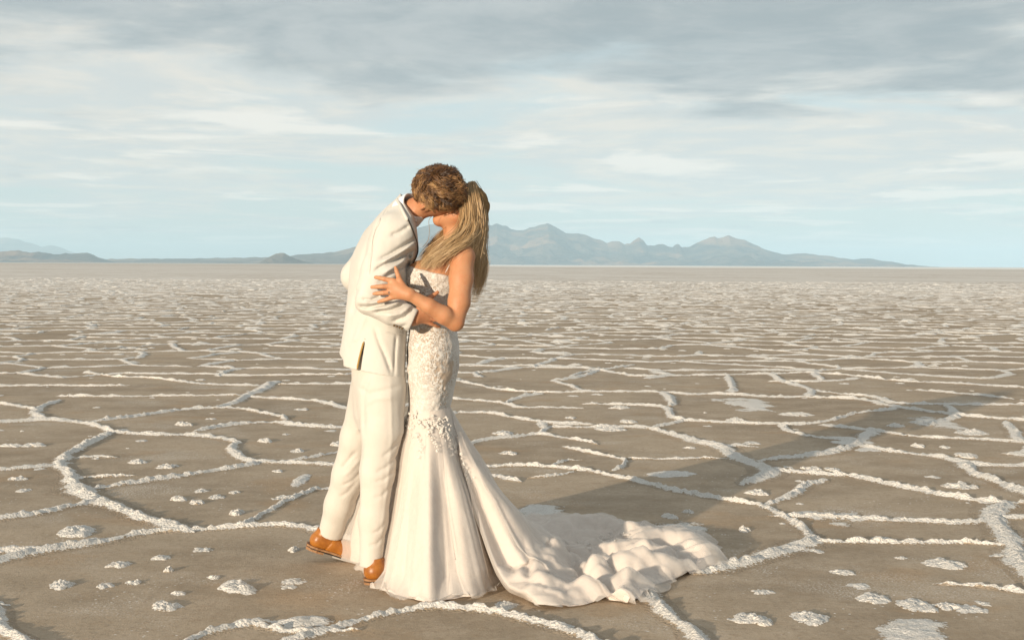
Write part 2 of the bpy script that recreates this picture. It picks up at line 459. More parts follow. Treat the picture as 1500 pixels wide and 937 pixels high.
# broad flat drifts of salt beside some ridges
for i, (px, py, rx, ry, hh) in enumerate([(1212,757,.19,.22,.018),(1340,925,.16,.20,.012),(790,750,.17,.22,.012),(1000,775,.15,.24,.014),(428,911,.16,.10,.02),
                                          (985,695,.16,.20,.010),(1250,648,.16,.5,.012),(440,704,.05,.30,.015),(1094,592,.25,.7,.012),(1366,618,.2,.5,.012)]):
    c = G(px, py)
    t = np.linspace(-1, 1, 41)
    X, Y = np.meshgrid(t, t, indexing='ij')
    q = np.stack([c[0] + X * rx * 1.5, c[1] + Y * ry * 1.5, np.full_like(X, i * 5.5)], -1)
    rr = np.sqrt(X ** 2 + Y ** 2) * 1.4 + .45 * fbm(q, 7, 3)
    pr = np.clip(1 - rr, -0.4, 1)
    q[..., 2] = hh * np.sign(pr) * np.abs(pr) ** 1.1 - .001 + np.clip(pr, 0, 1) ** .5 * .004 * fbm(q, 40, 2)
    mesh_np("salt_drift", q.reshape(-1, 3), grid_faces(41, 41), m_salt, salt_flat, attrs={"salt": np.clip(pr * 1.25 + .08, 0, .8).ravel()})

# the polygons beyond and to the sides: Voronoi cells of scattered seeds
cell = 1.35
seeds = []
yy = -4.0
while yy < 118:
    half = 9 + max(yy, 0) * .47
    s_ = cell * (1 + max(0, yy - 45) / 140)
    n_ = int(2 * half / s_)
    for k in range(n_ + 1):
        seeds.append((-half + k * s_ + RNG.uniform(-.46, .46) * s_, yy + RNG.uniform(-.46, .46) * s_))
    yy += s_
sv, se, sf, *_ = delaunay_2d_cdt([Vector(p) for p in seeds], [], [], 0, 1e-6)
sv = np.array([tuple(v) for v in sv]); sf = np.array([list(f) for f in sf])
A, B, C_ = sv[sf[:, 0]], sv[sf[:, 1]], sv[sf[:, 2]]
dd = 2 * (A[:, 0] * (B[:, 1] - C_[:, 1]) + B[:, 0] * (C_[:, 1] - A[:, 1]) + C_[:, 0] * (A[:, 1] - B[:, 1]))
a2, b2, c2_ = (A ** 2).sum(1), (B ** 2).sum(1), (C_ ** 2).sum(1)
cc = np.stack([(a2 * (B[:, 1] - C_[:, 1]) + b2 * (C_[:, 1] - A[:, 1]) + c2_ * (A[:, 1] - B[:, 1])) / dd,
               (a2 * (C_[:, 0] - B[:, 0]) + b2 * (A[:, 0] - C_[:, 0]) + c2_ * (B[:, 0] - A[:, 0])) / dd], -1)
edge_of = {}
for ti, tri in enumerate(sf):
    for k in range(3):
        edge_of.setdefault(tuple(sorted((int(tri[k]), int(tri[(k + 1) % 3])))), []).append(ti)
auto = []
for e, ts in edge_of.items():
    if len(ts) != 2: continue
    p, q = cc[ts[0]], cc[ts[1]]
    ln = np.linalg.norm(p - q)
    if ln < .12 or ln > 5: continue
    mid = (p + q) / 2
    if mid[1] > .5:
        px, py = to_px((mid[0], mid[1], 0))
        if -25 < px < 1525 and 553 < py < 990: continue
    if RNG.random() < .07 + .6 * max(0, (mid[1] - 75) / 45): continue
    auto.append((float(np.linalg.norm(mid)), p, q))
auto.sort(key=lambda a: a[0])
restV, restF, restS, off = [], [], [], 0
n_single = 0
for i, (d, p, q) in enumerate(auto):
    px, py = to_px((p[0], max(p[1], .6), 0))
    wd = RNG.uniform(.045, .085) * (1 + max(0, d - 25) * .010)
    st = .03 if d < 9 else .05 if d < 18 else .09 if d < 35 else .2
    nx = 13 if d < 18 else 11 if d < 35 else 9
    Vv, Ff, sa = ridge_strip([(p[0], p[1]), (q[0], q[1])], wd, .012 + .06 * wd, 100 + i, st, nx, .09)
    if n_single < 210 and 4 < d < 40 and -20 < px < 1520:
        mesh_np("salt_ridge", Vv, Ff, m_salt, salt_flat, attrs={"salt": sa}); n_single += 1
    else:
        restV.append(Vv); restF.append(Ff + off); restS.append(sa); off += len(Vv)
tag(mesh_np("salt_ridge_network", np.concatenate(restV), np.concatenate(restF), m_salt, salt_flat, attrs={"salt": np.concatenate(restS)}), kind='stuff')


# ------------------------------------------------------------------ salt mounds
def mound_mesh(seed, n=22, rings_=9):
    """unit mound: crumbly dome of radius about 1, height 1"""
    r = np.linspace(0, 1.12, rings_)[:, None]
    a = np.linspace(0, 2 * np.pi, n + 1)[:-1][None]
    rim = 1 + .38 * vnoise(np.stack([np.cos(a) * 1.3 + seed * 3.3, np.sin(a) * 1.3, 0 * a + seed], -1)) + .20 * vnoise(np.stack([np.cos(a) * 4 + seed, np.sin(a) * 4, 0 * a], -1))
    x, y = r * rim * np.cos(a), r * rim * np.sin(a)
    z = np.clip(1 - (r / 1.0) ** 2.0, -.25, 1) ** 1 * np.ones_like(a)
    z = np.sign(z) * np.abs(z) ** .75
    p3 = np.stack([x + seed * 9, y, 0 * x + seed], -1)
    z = z * (1 + .5 * vnoise(p3 * 1.8)) + .38 * np.clip(z, 0, 1) ** .4 * fbm(p3, 4.0, 3, .6)
    x = x + .06 * vnoise(p3 * 5); y = y + .06 * vnoise(p3 * 5 + 40)
    me_o = np.stack([x, y, z], -1).reshape(-1, 3)
    return me_o, grid_faces(rings_, n, True), np.clip(1.4 - r * 1.0 + 0 * a, 0, 1.2).ravel()


_mv = [mound_mesh(k + 1, 44, 18) for k in range(13)]
_mmesh = []
for Vv, Ff, sa in _mv:
    o = mesh_np("salt_mound", Vv, Ff, m_salt, attrs={"salt": sa})
    _mmesh.append(o.data); bpy.data.objects.remove(o)
_mcount = 0


def mound(px, py, wpx, hpx, label, yaw=0.0, k=None, gx=None):
    """px,py = middle of the foot of the mound in the photo; wpx width, hpx height above the ground in pixels"""
    global _mcount
    g = G(px, py) if gx is None else gx
    mpp = math.hypot(g[0], g[1]) / FPX
    o = bpy.data.objects.new("salt_mound", _mmesh[(_mcount * 5 if k is None else k) % 13])
    rx = wpx * .5 * mpp
    o.location = (g[0], g[1], -.002)
    o.scale = (rx, min(rx * 1.25, rx * .9 + .05), max(.006, hpx * mpp * .52))
    o.rotation_euler = (0, 0, RNG.uniform(-.4, .4) + yaw + (math.pi if RNG.random() < .5 else 0))
    COL.objects.link(o)
    tag(o, label, "salt mound", "salt mounds dotted over the flat")
    _mcount += 1
    return o


BIG = [  # x, y, width, height, label
 (345,860,62,14,"widest round white salt mound left of the groom's boots"), (108,780,58,13,"long oval salt mound inside the left polygon above the lower ridge"),
 (244,888,38,14,"rounded salt mound below the widest mound at lower left"), (91,857,34,13,"lumpy salt mound nearest the lower left corner"),
 (155,858,23,9,"small salt mound right beside the lumpy mound at lower left"), (173,827,32,9,"flat salt mound just below the lower left ridge"),
 (247,836,17,11,"small pointed salt mound above the widest mound at lower left"), (315,846,21,8,"small salt mound touching the upper left of the widest mound"),
 (262,869,20,8,"small grey salt mound between two bigger mounds at lower left"), (197,853,24,8,"shallow salt mound between the two smallest mounds at lower left"),
 (431,806,20,12,"little salt mound just left of the raised boot heel"), (235,817,28,7,"thin salt crust mound under the ridge junction at left"),
 (347,752,22,12,"salt mound left of the slanting ridge by the groom's leg"), (260,731,26,9,"salt mound in the middle of the left centre polygon"),
 (290,736,24,9,"elongated salt mound beside another in the left centre polygon"), (318,728,22,7,"thin streak of salt in the left centre polygon"),
 (295,719,20,6,"small salt mound at top of the left centre polygon"), (344,721,16,6,"tiny salt mound right of the streak in the left centre polygon"),
 (245,684,28,8,"domed salt mound in the second left polygon"), (202,677,30,7,"flat salt mound beside the wavy left ridge"),
 (48,652,34,8,"bumpy salt mound near the left edge above the ridge"), (16,653,28,7,"salt mound at the left edge of the picture"),
 (27,701,26,7,"salt mound at the left edge between two ridges"), (495,651,32,9,"bright salt mound just left of the groom's knee"),
 (436,661,20,7,"small salt mound left of the groom's back leg"), (407,690,16,5,"tiny salt mound below the ridge left of the groom"),
 (388,646,26,8,"salt mound on the ridge left of the groom's knees"), (268,622,26,8,"broken salt mound in the upper left polygon"),
 (1101,908,52,15,"big salt mound at the lower right with a dark shadow"), (1187,905,52,14,"big flat topped salt mound at the lower right"),
 (1278,877,46,12,"streaky salt mound between the lower right mounds and the ridge"), (1388,888,38,9,"low salt mound right of the streaky mound"),
 (1382,826,60,11,"long salt mound below the right ridge"), (1318,817,18,5,"tiny salt mound left of the long mound at right"),
 (1235,838,32,8,"thin salt mound below the right ridge junction"), (1405,712,44,11,"oval salt mound in the right hand polygon"),
 (1416,668,40,8,"white oval salt mound above the forked right ridge"), (1424,634,44,8,"wide white salt mound near the right edge"),
 (1108,722,30,10,"smooth salt mound under the hooked ridge in the shadow"), (1091,777,22,10,"lone salt mound in the shadow right of the train"),
 (1295,790,32,6,"thin salt mound just above the right ridge"), (740,694,0,0,None), (745,664,24,7,"salt mound right of the skirt below the ridge"),
 (737,635,30,8,"salt mound right of the bride's knees"), (920,618,24,7,"round salt mound in the centre right polygon"), (907,597,28,6,"flat salt mound on the ridge at centre right"),
 (1077,616,30,8,"round salt mound in the middle of the right centre polygon"), (1012,656,18,5,"small salt mound above the shadow"),
 (1166,607,40,7,"wide salt mound right of centre"), (1340,597,0,0,None), (1188,687,28,8,"salt mound just below the shadow ridge"), (1220,688,28,6,"low salt mound next to the one below the shadow ridge"),
 (1312,624,24,7,"salt mound in the tail of the shadow"), (1346,619,24,6,"salt mound beyond the tail of the shadow"), (1346,654,22,7,"salt mound at right between two long ridges"),
 (980,757,26,9,"salt mound in the shadow behind the train"), (1008,750,16,8,"small salt mound in the shadow beside another"), (742,886,34,9,"salt mound in front of the skirt hem"),
 (836,612,16,5,"small salt mound near the bride's hip line"), (895,629,40,8,"long salt mound lying on the ridge at centre right"),
]
for b in BIG:
    if b[4]: mound(*b)
n_rand = 0
while n_rand < 200:
    px, py = RNG.uniform(-60, 1560), 505 + 400 * RNG.random() ** 1.9
    if 430 < px < 1080 and py > 640: continue
    if any(abs(px - b[0]) < 30 and abs(py - b[1]) < 16 for b in BIG): continue
    g = G(px, py)
    mpp = g[1] / FPX
    r = RNG.uniform(.012, .055) * (1 if RNG.random() < .75 else 1.5)
    mound(px, py, 2 * r / mpp, r * RNG.uniform(.22, .4) / mpp, "small white salt knob scattered on the mud between the ridges")
    n_rand += 1
# the countless knobs beyond
kv, kf, ksal, off = [], [], [], 0
for k in range(4200):
    y = 18 + 100 * RNG.random() ** .75
    x = RNG.uniform(-1, 1) * (3 + y * .45)
    Vv, Ff, sa = _kn[k % 7] if k else (_kn := [mound_mesh(q + 30, 9, 4) for q in range(7)])[0]
    r = RNG.uniform(.035, .085) * (1 + y * .010) * (2 if RNG.random() < .08 else 1)
    a = RNG.uniform(0, 6.28)
    ca, sa_ = math.cos(a), math.sin(a)
    q = Vv * np.array([r, r, r * .2])
    kv.append(np.stack([x + q[:, 0] * ca - q[:, 1] * sa_, y + q[:, 0] * sa_ + q[:, 1] * ca, q[:, 2]], -1))
    kf.append(Ff + off); ksal.append(sa + .2); off += len(Vv)
tag(mesh_np("salt_knobs", np.concatenate(kv), np.concatenate(kf), m_salt, salt_flat, attrs={"salt": np.concatenate(ksal)}), kind='stuff')


# ------------------------------------------------------------------ mountains
def rock_mat(name, c_a, c_b, c_c, s):
    mt, nt = mat_new(name)
    pos = geo_pos(nt)
    n1 = nt.noise(nt.scale(pos, (1, 1, 2.5)), s, 7, 0.62)
    n2 = nt.noise(nt.scale(pos, (1, 1, 5), (900, 0, 0)), s * .35, 5, 0.6)
    c = nt.mix(nt.ramp(n1, .38, .62), c_a, c_b)
    c = nt.mix(nt.math('MULTIPLY', nt.ramp(n2, .5, .62), .8), c, c_c)
    finish(nt, c, .95, n1, .8, 60.0, .1)
    return mt


m_rock = rock_mat("mountain_rock", c4(.035, .034, .036), c4(.12, .092, .072), c4(.28, .165, .10), .004)
m_hill = rock_mat("hill_rock", c4(.09, .075, .065), c4(.17, .135, .105), c4(.30, .22, .16), .006)


def mountain(name, label, D, prof, depth, mat, nx=240, ny=64, rough=.18, seed=0.0, ridged=1.0):
    """heightfield range at distance D whose crest follows the traced skyline"""
    xs = np.linspace(prof[0][0], prof[-1][0], nx)
    hp = np.interp(xs, [p[0] for p in prof], [p[1] for p in prof])
    hp = hp + .8 * fbm(np.stack([xs * .11, xs * 0 + seed, xs * 0], -1), 1, 3) * np.clip((386 - hp) / 12, 0, 1)
    base = np.array([387 + (x - 750) * .00524 for x in xs])
    Xc = (xs - 750) / FPX * D
    Hc = np.clip(base - hp, 0.05, None) / FPX * D
    v = np.concatenate([np.linspace(-1, 0, ny - 12), np.linspace(0, .8, 13)[1:]])
    out = np.zeros((nx, ny, 3))
    yy_ = D + v * depth
    X = np.repeat(Xc[:, None], ny, 1); Y = np.repeat(yy_[None], nx, 0)
    p3 = np.stack([X, Y, np.full_like(X, seed * 1000.)], -1)
    wav = Hc.max() * .9
    sh = 1 - np.abs(v)[None]                                   # distance to crest
    spur = 1 - np.abs(vnoise(np.stack([X / (wav * 2.0), Y / (wav * 4.5), 0 * X + seed], -1)))
    spur2 = 1 - np.abs(vnoise(np.stack([X / (wav * .8), Y / (wav * 1.8), 0 * X + seed + 5], -1)))
    fall = np.clip(sh, 0, 1) ** (1.6)
    shape = fall * (1 - .38 * (1 - spur) * (1 - sh ** 3) * 2 * ridged) * (1 - .25 * (1 - spur2) * (1 - sh ** 2) * 2 * ridged)
    Z = Hc[:, None] * np.clip(shape, 0, 1)
    Z += Hc[:, None] * rough * .35 * fbm(p3 / wav * 1.5, 1, 4) * np.clip(sh * (1 - sh) * 4, 0, 1)
    out[..., 0], out[..., 1], out[..., 2] = X * (yy_[None] / D) ** .5, Y, Z - 2.0
    o = mesh_np(name, out.reshape(-1, 3), grid_faces(nx, ny)[:, ::-1], mat)
    tag(o, label, kind='structure')
    return o


mountain("mountain_range", "jagged blue mountain range on the right behind the bride", 12500,
         [(470,384),(500,368),(515,362),(545,352),(575,346),(600,338),(615,332),(640,326),(655,322),(675,330),(690,332),(705,331),(712,328),(720,329),(727,326.5),(735,330),(742,330),(748,334),(757,336),(765,337),(775,332),
          (783,331),(790,328.5),(797,328),(801,326.5),(808,329),(818,334),(828,340),(838,341),(846,340),(857,343),(867,348),(878,350),(888,355),(897,352),(907,352),(914,357),(922,356),(928,350),(935,346.5),(942,351),(947,358),
          (957,359),(963,356.5),(970,357),(977,360),(985,361),(988,357.5),(993,357),(998,361),(1010,360),(1020,355),(1030,351),(1040,346),(1046,345),(1050,348),(1058,346),(1066,343),(1076,347),(1088,350),(1100,355),
          (1115,362),(1130,368),(1145,371),(1165,371),(1180,370),(1200,373),(1215,374),(1235,377),(1250,379),(1262,377.5),(1275,378),(1290,381),(1305,382),(1325,386),(1345,389.5)], 2600, m_rock, 460, 110, .7, 1.0)
mountain("rocky_hill", "small pale rocky hill on the horizon left of the groom", 7000,
         [(380,383.5),(388,378),(396,374),(404,370),(410,368.3),(416,370),(422,373),(432,377),(445,381),(456,384)], 420, m_hill, 90, 50, .3, 2.0)
mountain("distant_slope", "long low slope rising along the horizon left of the groom", 9500,
         [(120,384),(160,378),(200,377.3),(260,377.8),(320,376.5),(360,376),(390,375),(420,374),(445,371),(465,370),(490,367),(510,363),(540,356),(570,352),(600,356),(640,370),(690,386)], 1500, m_hill, 220, 50, .15, 3.0, .5)
mountain("low_hills", "dark low hills at the left end of the horizon", 8500,
         [(-160,380),(-90,372),(-50,370),(-20,369),(0,368),(15,366.5),(27,365.5),(36,367),(46,369),(57,367),(66,368),(76,370.5),(88,371),(95,369),(103,370),(112,370),(120,368.8),(128,369),(137,372),(146,376),(158,380),(175,383.5)], 900, m_rock, 200, 50, .25, 4.0)
mountain("far_mountains", "faint far blue mountains behind the low hills at left", 24000,
         [(-240,372),(-160,360),(-90,352),(-40,349),(-15,350),(0,348.5),(12,348),(22,349),(30,351),(40,354),(52,357),(60,360),(70,359),(80,359),(90,362),(100,366),(112,370),(140,376),(190,383)], 3500, m_rock, 160, 40, .25, 5.0)

# ------------------------------------------------------------------ haze: one closed box of even, pale air
mt, nt = mat_new("haze_air")
vol = nt.n('ShaderNodeVolumePrincipled', {'Color': c4(.60, .83, 1.0), 'Density': 8.0e-5, 'Anisotropy': 0.0})
nt.n('ShaderNodeOutputMaterial', {'Volume': vol.outputs[0]})
hb = np.array([(x, y, z) for z in (-3, 440) for y in (-36000, 36000) for x in (-36000, 36000)], dtype=float)
hz = mesh_np("haze", hb, np.array([(0, 2, 3, 1), (4, 5, 7, 6), (0, 1, 5, 4), (2, 6, 7, 3), (0, 4, 6, 2), (1, 3, 7, 5)]), mt, smooth=False)
tag(hz, "pale blue haze filling the air over the salt flat", kind='stuff')
# ------------------------------------------------------------------ sculpting: distance fields meshed by surface nets
class Field:
    def __init__(s, lo, hi, h):
        s.lo, s.h = np.array(lo, float), h
        s.n = np.ceil((np.array(hi, float) - s.lo) / h).astype(int) + 1
        s.F = np.full(tuple(s.n), 0.5, np.float32)
        s.ax = [(s.lo[k] + h * np.arange(s.n[k])).astype(np.float32) for k in range(3)]
    def sub(s, lo, hi):
        sl, g = [], []
        for k in range(3):
            a = int(max(0, math.floor((lo[k] - s.lo[k]) / s.h)))
            b = int(min(s.n[k], math.ceil((hi[k] - s.lo[k]) / s.h) + 1))
            if b <= a: return None, None
            sl.append(slice(a, b))
            shp = [1, 1, 1]; shp[k] = b - a
            g.append(s.ax[k][a:b].reshape(shp))
        return tuple(sl), g
    def blend(s, fn, lo, hi, k):
        mrg = k + 4 * s.h
        sl, g = s.sub(np.array(lo) - mrg, np.array(hi) + mrg)
        if sl is None: return
        d = fn(*g)
        f = s.F[sl]
        if k > 0:
            hh = np.maximum(k - np.abs(f - d), 0) / k
            s.F[sl] = np.minimum(f, d) - hh * hh * k * .25
        else:
            s.F[sl] = np.minimum(f, d)
    def cap(s, a, b, ra, rb, k=.01, flat_b=False, flat_a=False):
        a, b = np.array(a, float), np.array(b, float)
        ab = b - a; L2 = ab @ ab + 1e-12
        def fn(X, Y, Z):
            t = ((X - a[0]) * ab[0] + (Y - a[1]) * ab[1] + (Z - a[2]) * ab[2]) / L2
            tc_ = np.clip(t, 0, 1)
            d = np.sqrt((X - a[0] - tc_ * ab[0]) ** 2 + (Y - a[1] - tc_ * ab[1]) ** 2 + (Z - a[2] - tc_ * ab[2]) ** 2) - (ra + (rb - ra) * tc_)
            if flat_b: d = np.maximum(d, (t - 1) * math.sqrt(L2))
            if flat_a: d = np.maximum(d, -t * math.sqrt(L2))
            return d
        r = max(ra, rb)
        s.blend(fn, np.minimum(a, b) - r, np.maximum(a, b) + r, k)
    def chain(s, pts, k=.01, **kw):
        for i, ((a, ra), (b, rb)) in enumerate(zip(pts[:-1], pts[1:])):
            s.cap(a, b, ra, rb, k, **(kw if i == len(pts) - 2 else {}))
    def ell(s, c, r, M=None, k=.01):
        c, r = np.array(c, float), np.array(r, float)
        M = np.eye(3) if M is None else np.array(M, float)      # rows = local axes
        def fn(X, Y, Z):
            x, y, z = X - c[0], Y - c[1], Z - c[2]
            q = [(M[i, 0] * x + M[i, 1] * y + M[i, 2] * z) for i in range(3)]
            k0 = np.sqrt(sum((q[i] / r[i]) ** 2 for i in range(3)))
            k1 = np.sqrt(sum((q[i] / r[i] ** 2) ** 2 for i in range(3))) + 1e-6
            return k0 * (k0 - 1) / k1
        s.blend(fn, c - r.max(), c + r.max(), k)
    def loft(s, st, dyc, shear=0.0, k=.01, grow=0.0, pw=2.0):
        """stations (py, left px, right px, half depth b [, dy])"""
        z = np.array([P(600, q[0], dyc)[2] for q in st])[::-1]
        l = np.array([P(q[1], q[0], dyc)[0] for q in st])[::-1]
        r = np.array([P(q[2], q[0], dyc)[0] for q in st])[::-1]
        b = np.array([q[3] for q in st])[::-1] + grow
        cy = np.array([D0 + (q[4] if len(q) > 4 else dyc) for q in st])[::-1]
        zf = np.linspace(z[0], z[-1], 200)
        ker = np.hanning(15); ker /= ker.sum()
        def sm(v):
            q = np.interp(zf, z, v)
            return np.convolve(np.pad(q, 7, mode='edge'), ker, 'valid')
        L_, R_, B_, C_ = sm(l) - grow, sm(r) + grow, sm(b), sm(cy)
        def fn(X, Y, Z):
            l_, r_, b_, c_ = (np.interp(Z.ravel(), zf, v).reshape(Z.shape) for v in (L_, R_, B_, C_))
            a_ = (r_ - l_) / 2
            xm = (l_ + r_) / 2
            # sheared ellipse keeps the same left/right extent
            ae = np.sqrt(np.maximum(a_ ** 2 - (shear * b_) ** 2, (a_ * .45) ** 2))
            q = (np.abs((X - xm - shear * (Y - c_)) / ae) ** pw + np.abs((Y - c_) / b_) ** pw) ** (1 / pw)
            d = (q - 1) * np.minimum(ae, b_) 
            return np.maximum(np.maximum(d, Z - z[-1]), z[0] - Z)
        s.blend(fn, (l.min() - .05 - grow, cy.min() - b.max() - .02, z[0]), (r.max() + .05 + grow, cy.max() + b.max() + .02, z[-1]), k)
    def plane_cut(s, p, n, lo=None, hi=None):
        """remove everything on the side n points to"""
        p, n = np.array(p, float), np.array(n, float) / np.linalg.norm(n)
        lo = s.lo if lo is None else lo
        hi = s.lo + s.h * s.n if hi is None else hi
        sl, g = s.sub(lo, hi)
        s.F[sl] = np.maximum(s.F[sl], (g[0] - p[0]) * n[0] + (g[1] - p[1]) * n[1] + (g[2] - p[2]) * n[2])
    def crease(s, pts, dy, A, w, near=True, fade=.05, yband=.14):
        """press (A>0) or raise (A<0) a line drawn in photo pixels into the side facing the camera"""
        q = np.array([P(a[0], a[1], dy) for a in pts])
        lo, hi = q.min(0) - 3 * w, q.max(0) + 3 * w
        lo[1], hi[1] = q[:, 1].min() - yband, q[:, 1].max() + yband
        sl, g = s.sub(lo, hi)
        if sl is None: return
        X, Z = g[0], g[2]
        best = np.full((X.shape[0], 1, Z.shape[2]), 9., np.float32)
        tt = np.zeros_like(best)
        n = len(q) - 1
        for i in range(n):
            a, b = q[i][[0, 2]], q[i + 1][[0, 2]]
            ab = b - a
            t = np.clip(((X - a[0]) * ab[0] + (Z - a[1]) * ab[1]) / (ab @ ab + 1e-9), 0, 1)
            d = np.sqrt((X - a[0] - t * ab[0]) ** 2 + (Z - a[1] - t * ab[1]) ** 2)
            m_ = d < best
            best = np.where(m_, d, best); tt = np.where(m_, (i + t) / n, tt)
        e = np.clip(np.minimum(tt, 1 - tt) * 5 + .25, 0, 1)
        s.F[sl] += (A * e * np.exp(-(best / w) ** 2)).astype(np.float32)
    def warp(s, fn, lo=None, hi=None):
        lo = s.lo if lo is None else lo
        hi = s.lo + s.h * s.n if hi is None else hi
        sl, g = s.sub(lo, hi)
        m_ = np.abs(s.F[sl]) < .06
        idx = np.argwhere(m_)
        pts = np.stack([g[k].ravel()[idx[:, k]] for k in range(3)], -1)
        f = s.F[sl]
        f[m_] += fn(pts).astype(np.float32)
        s.F[sl] = f
    def mesh(s, smooth=1):
        F = s.F
        F = F.copy(); F[0] = F[-1] = .5; F[:, 0] = F[:, -1] = .5; F[:, :, 0] = F[:, :, -1] = .5
        S = F < 0
        nx, ny, nz = F.shape
        cs = np.zeros((nx - 1, ny - 1, nz - 1), np.int8)
        for a in (0, 1):
            for b in (0, 1):
                for c in (0, 1):
                    cs += S[a:nx - 1 + a, b:ny - 1 + b, c:nz - 1 + c]
        act = np.argwhere((cs > 0) & (cs < 8))
        vid = np.full(cs.shape, -1, np.int32)
        vid[act[:, 0], act[:, 1], act[:, 2]] = np.arange(len(act))
        cor = [(a, b, c) for a in (0, 1) for b in (0, 1) for c in (0, 1)]
        val = {k: F[act[:, 0] + k[0], act[:, 1] + k[1], act[:, 2] + k[2]] for k in cor}
        sm, cn = np.zeros((len(act), 3), np.float32), np.zeros(len(act), np.float32)
        for k in cor:
            for axx in range(3):
                if k[axx]: continue
                k2 = list(k); k2[axx] = 1; k2 = tuple(k2)
                va, vb = val[k], val[k2]
                x = (va < 0) != (vb < 0)
                t = np.where(x, va / np.where(x, va - vb, 1), 0)
                pos_ = np.array(k, np.float32)[None].repeat(len(act), 0)
                pos_[:, axx] = t
                sm += np.where(x[:, None], pos_, 0); cn += x
        Vv = s.lo + s.h * (act + sm / cn[:, None])
        quads = []
        for axx in range(3):
            o1, o2 = [(1, 2), (2, 0), (0, 1)][axx]
            sl0 = [slice(None)] * 3; sl1 = [slice(None)] * 3
            sl0[axx] = slice(0, -1); sl1[axx] = slice(1, None)
            A_, B_ = S[tuple(sl0)], S[tuple(sl1)]
            e = np.argwhere(A_ != B_)
            e = e[(e[:, o1] > 0) & (e[:, o2] > 0)]
            e = e[(e[:, o1] < F.shape[o1] - 1) & (e[:, o2] < F.shape[o2] - 1)]
            ins = S[e[:, 0], e[:, 1], e[:, 2]]
            def cid(d1, d2):
                q = e.copy(); q[:, o1] -= d1; q[:, o2] -= d2
                return vid[q[:, 0], q[:, 1], q[:, 2]]
            q = np.stack([cid(1, 1), cid(0, 1), cid(0, 0), cid(1, 0)], -1)
            q[~ins] = q[~ins][:, ::-1]
            quads.append(q)
        Q = np.concatenate(quads)
        Q = Q[(Q >= 0).all(1)]
        for _ in range(smooth):
            acc = np.zeros_like(Vv); cnt = np.zeros(len(Vv))
            for a, b in ((0, 1), (1, 2), (2, 3), (3, 0)):
                for d in range(3):
                    acc[:, d] += np.bincount(Q[:, a], Vv[Q[:, b], d], len(Vv))
                cnt += np.bincount(Q[:, a], None, len(Vv))
            Vv = Vv * .5 + .5 * acc / np.maximum(cnt, 1)[:, None]
        return Vv, Q


def tubes(strands, radii, sides=4):
    """list of (n,3) polylines with (n,) radii -> verts, faces, strand index per vert, position along"""
    VV, FF, ID, TT, off = [], [], [], [], 0
    an = np.arange(sides) * 2 * np.pi / sides
    for i, (p, r) in enumerate(zip(strands, radii)):
        n = len(p)
        tg = np.gradient(p, axis=0)
        tg /= np.linalg.norm(tg, axis=1)[:, None] + 1e-9
        ref = np.array([.31, -.9, .29])
        b1 = np.cross(tg, ref); b1 /= np.linalg.norm(b1, axis=1)[:, None] + 1e-9
        b2 = np.cross(tg, b1)
        v = p[:, None] + r[:, None, None] * (np.cos(an)[None, :, None] * b1[:, None] + np.sin(an)[None, :, None] * b2[:, None])
        VV.append(v.reshape(-1, 3)); FF.append(grid_faces(n, sides, True) + off)
        ID.append(np.full(n * sides, i)); TT.append(np.repeat(np.linspace(0, 1, n), sides)); off += n * sides
    return np.concatenate(VV), np.concatenate(FF), np.concatenate(ID), np.concatenate(TT)


def spline(pts, n):
    """Catmull-Rom through points"""
    p = np.asarray(pts, float)
    p = np.concatenate([2 * p[:1] - p[1:2], p, 2 * p[-1:] - p[-2:-1]])
    m_ = len(p) - 3
    t = np.linspace(0, m_ - 1e-6, n)
    i = t.astype(int); f = (t - i)[:, None]
    a, b, c, d = p[i], p[i + 1], p[i + 2], p[i + 3]
    return .5 * (2 * b + (c - a) * f + (2 * a - 5 * b + 4 * c - d) * f ** 2 + (3 * b - a - 3 * c + d) * f ** 3)


def nrm(v):
    v = np.array(v, float)
    return v / np.linalg.norm(v)


# ------------------------------------------------------------------ figure materials
def fabric_mat(name, c_a, c_b, weave=900, rough=.85, sheen=.15, bs=.25):
    mt, nt = mat_new(name)
    pos = geo_pos(nt)
    n1 = nt.noise(pos, 14, 4, .6)
    wv = nt.n('ShaderNodeTexNoise', {'Vector': nt.scale(pos, (1, 1, .25)), 'Scale': weave, 'Detail': 2}).outputs[0]
    w2 = nt.noise(pos, 60, 4, .6)
    finish(nt, nt.mix(nt.ramp(n1, .3, .7), c_a, c_b), rough, nt.math('ADD', nt.math('MULTIPLY', wv, .25), w2), bs, .004, .2, sheen=sheen)
    return mt


def skin_mat(name, c_a, c_b, c_r):
    mt, nt = mat_new(name)
    pos = geo_pos(nt)
    c = nt.mix(nt.ramp(nt.noise(pos, 12, 5, .65), .3, .7), c_a, c_b)
    c = nt.mix(nt.math('MULTIPLY', nt.ramp(nt.noise(pos, 38, 5, .7), .48, .68), .55), c, c_r)
    fk = nt.n('ShaderNodeTexVoronoi', {'Vector': pos, 'Scale': 190.0})
    c = nt.mix(nt.math('MULTIPLY', nt.ramp(fk.outputs[0], .26, .12), nt.math('MULTIPLY', nt.ramp(nt.noise(pos, 60, 2), .5, .6), .35)), c, c4(.22, .085, .035))
    h = nt.math('ADD', nt.math('MULTIPLY', nt.noise(pos, 480, 3, .6), .5), nt.noise(pos, 110, 4, .65))
    b = finish(nt, c, nt.math('ADD', .42, nt.math('MULTIPLY', nt.noise(pos, 70, 3), .25)), h, .22, .003, .4, sss=.12, sss_r=(.012, .004, .002))
    return mt


def hair_mat(name, dark, mid, light):
    mt, nt = mat_new(name)
    a = attr(nt, "tone")
    c = nt.mix(nt.ramp(a, 0, .5, False), dark, mid)
    c = nt.mix(nt.ramp(a, .5, 1, False), c, light)
    finish(nt, c, .36, None, spec=.55)
    return mt


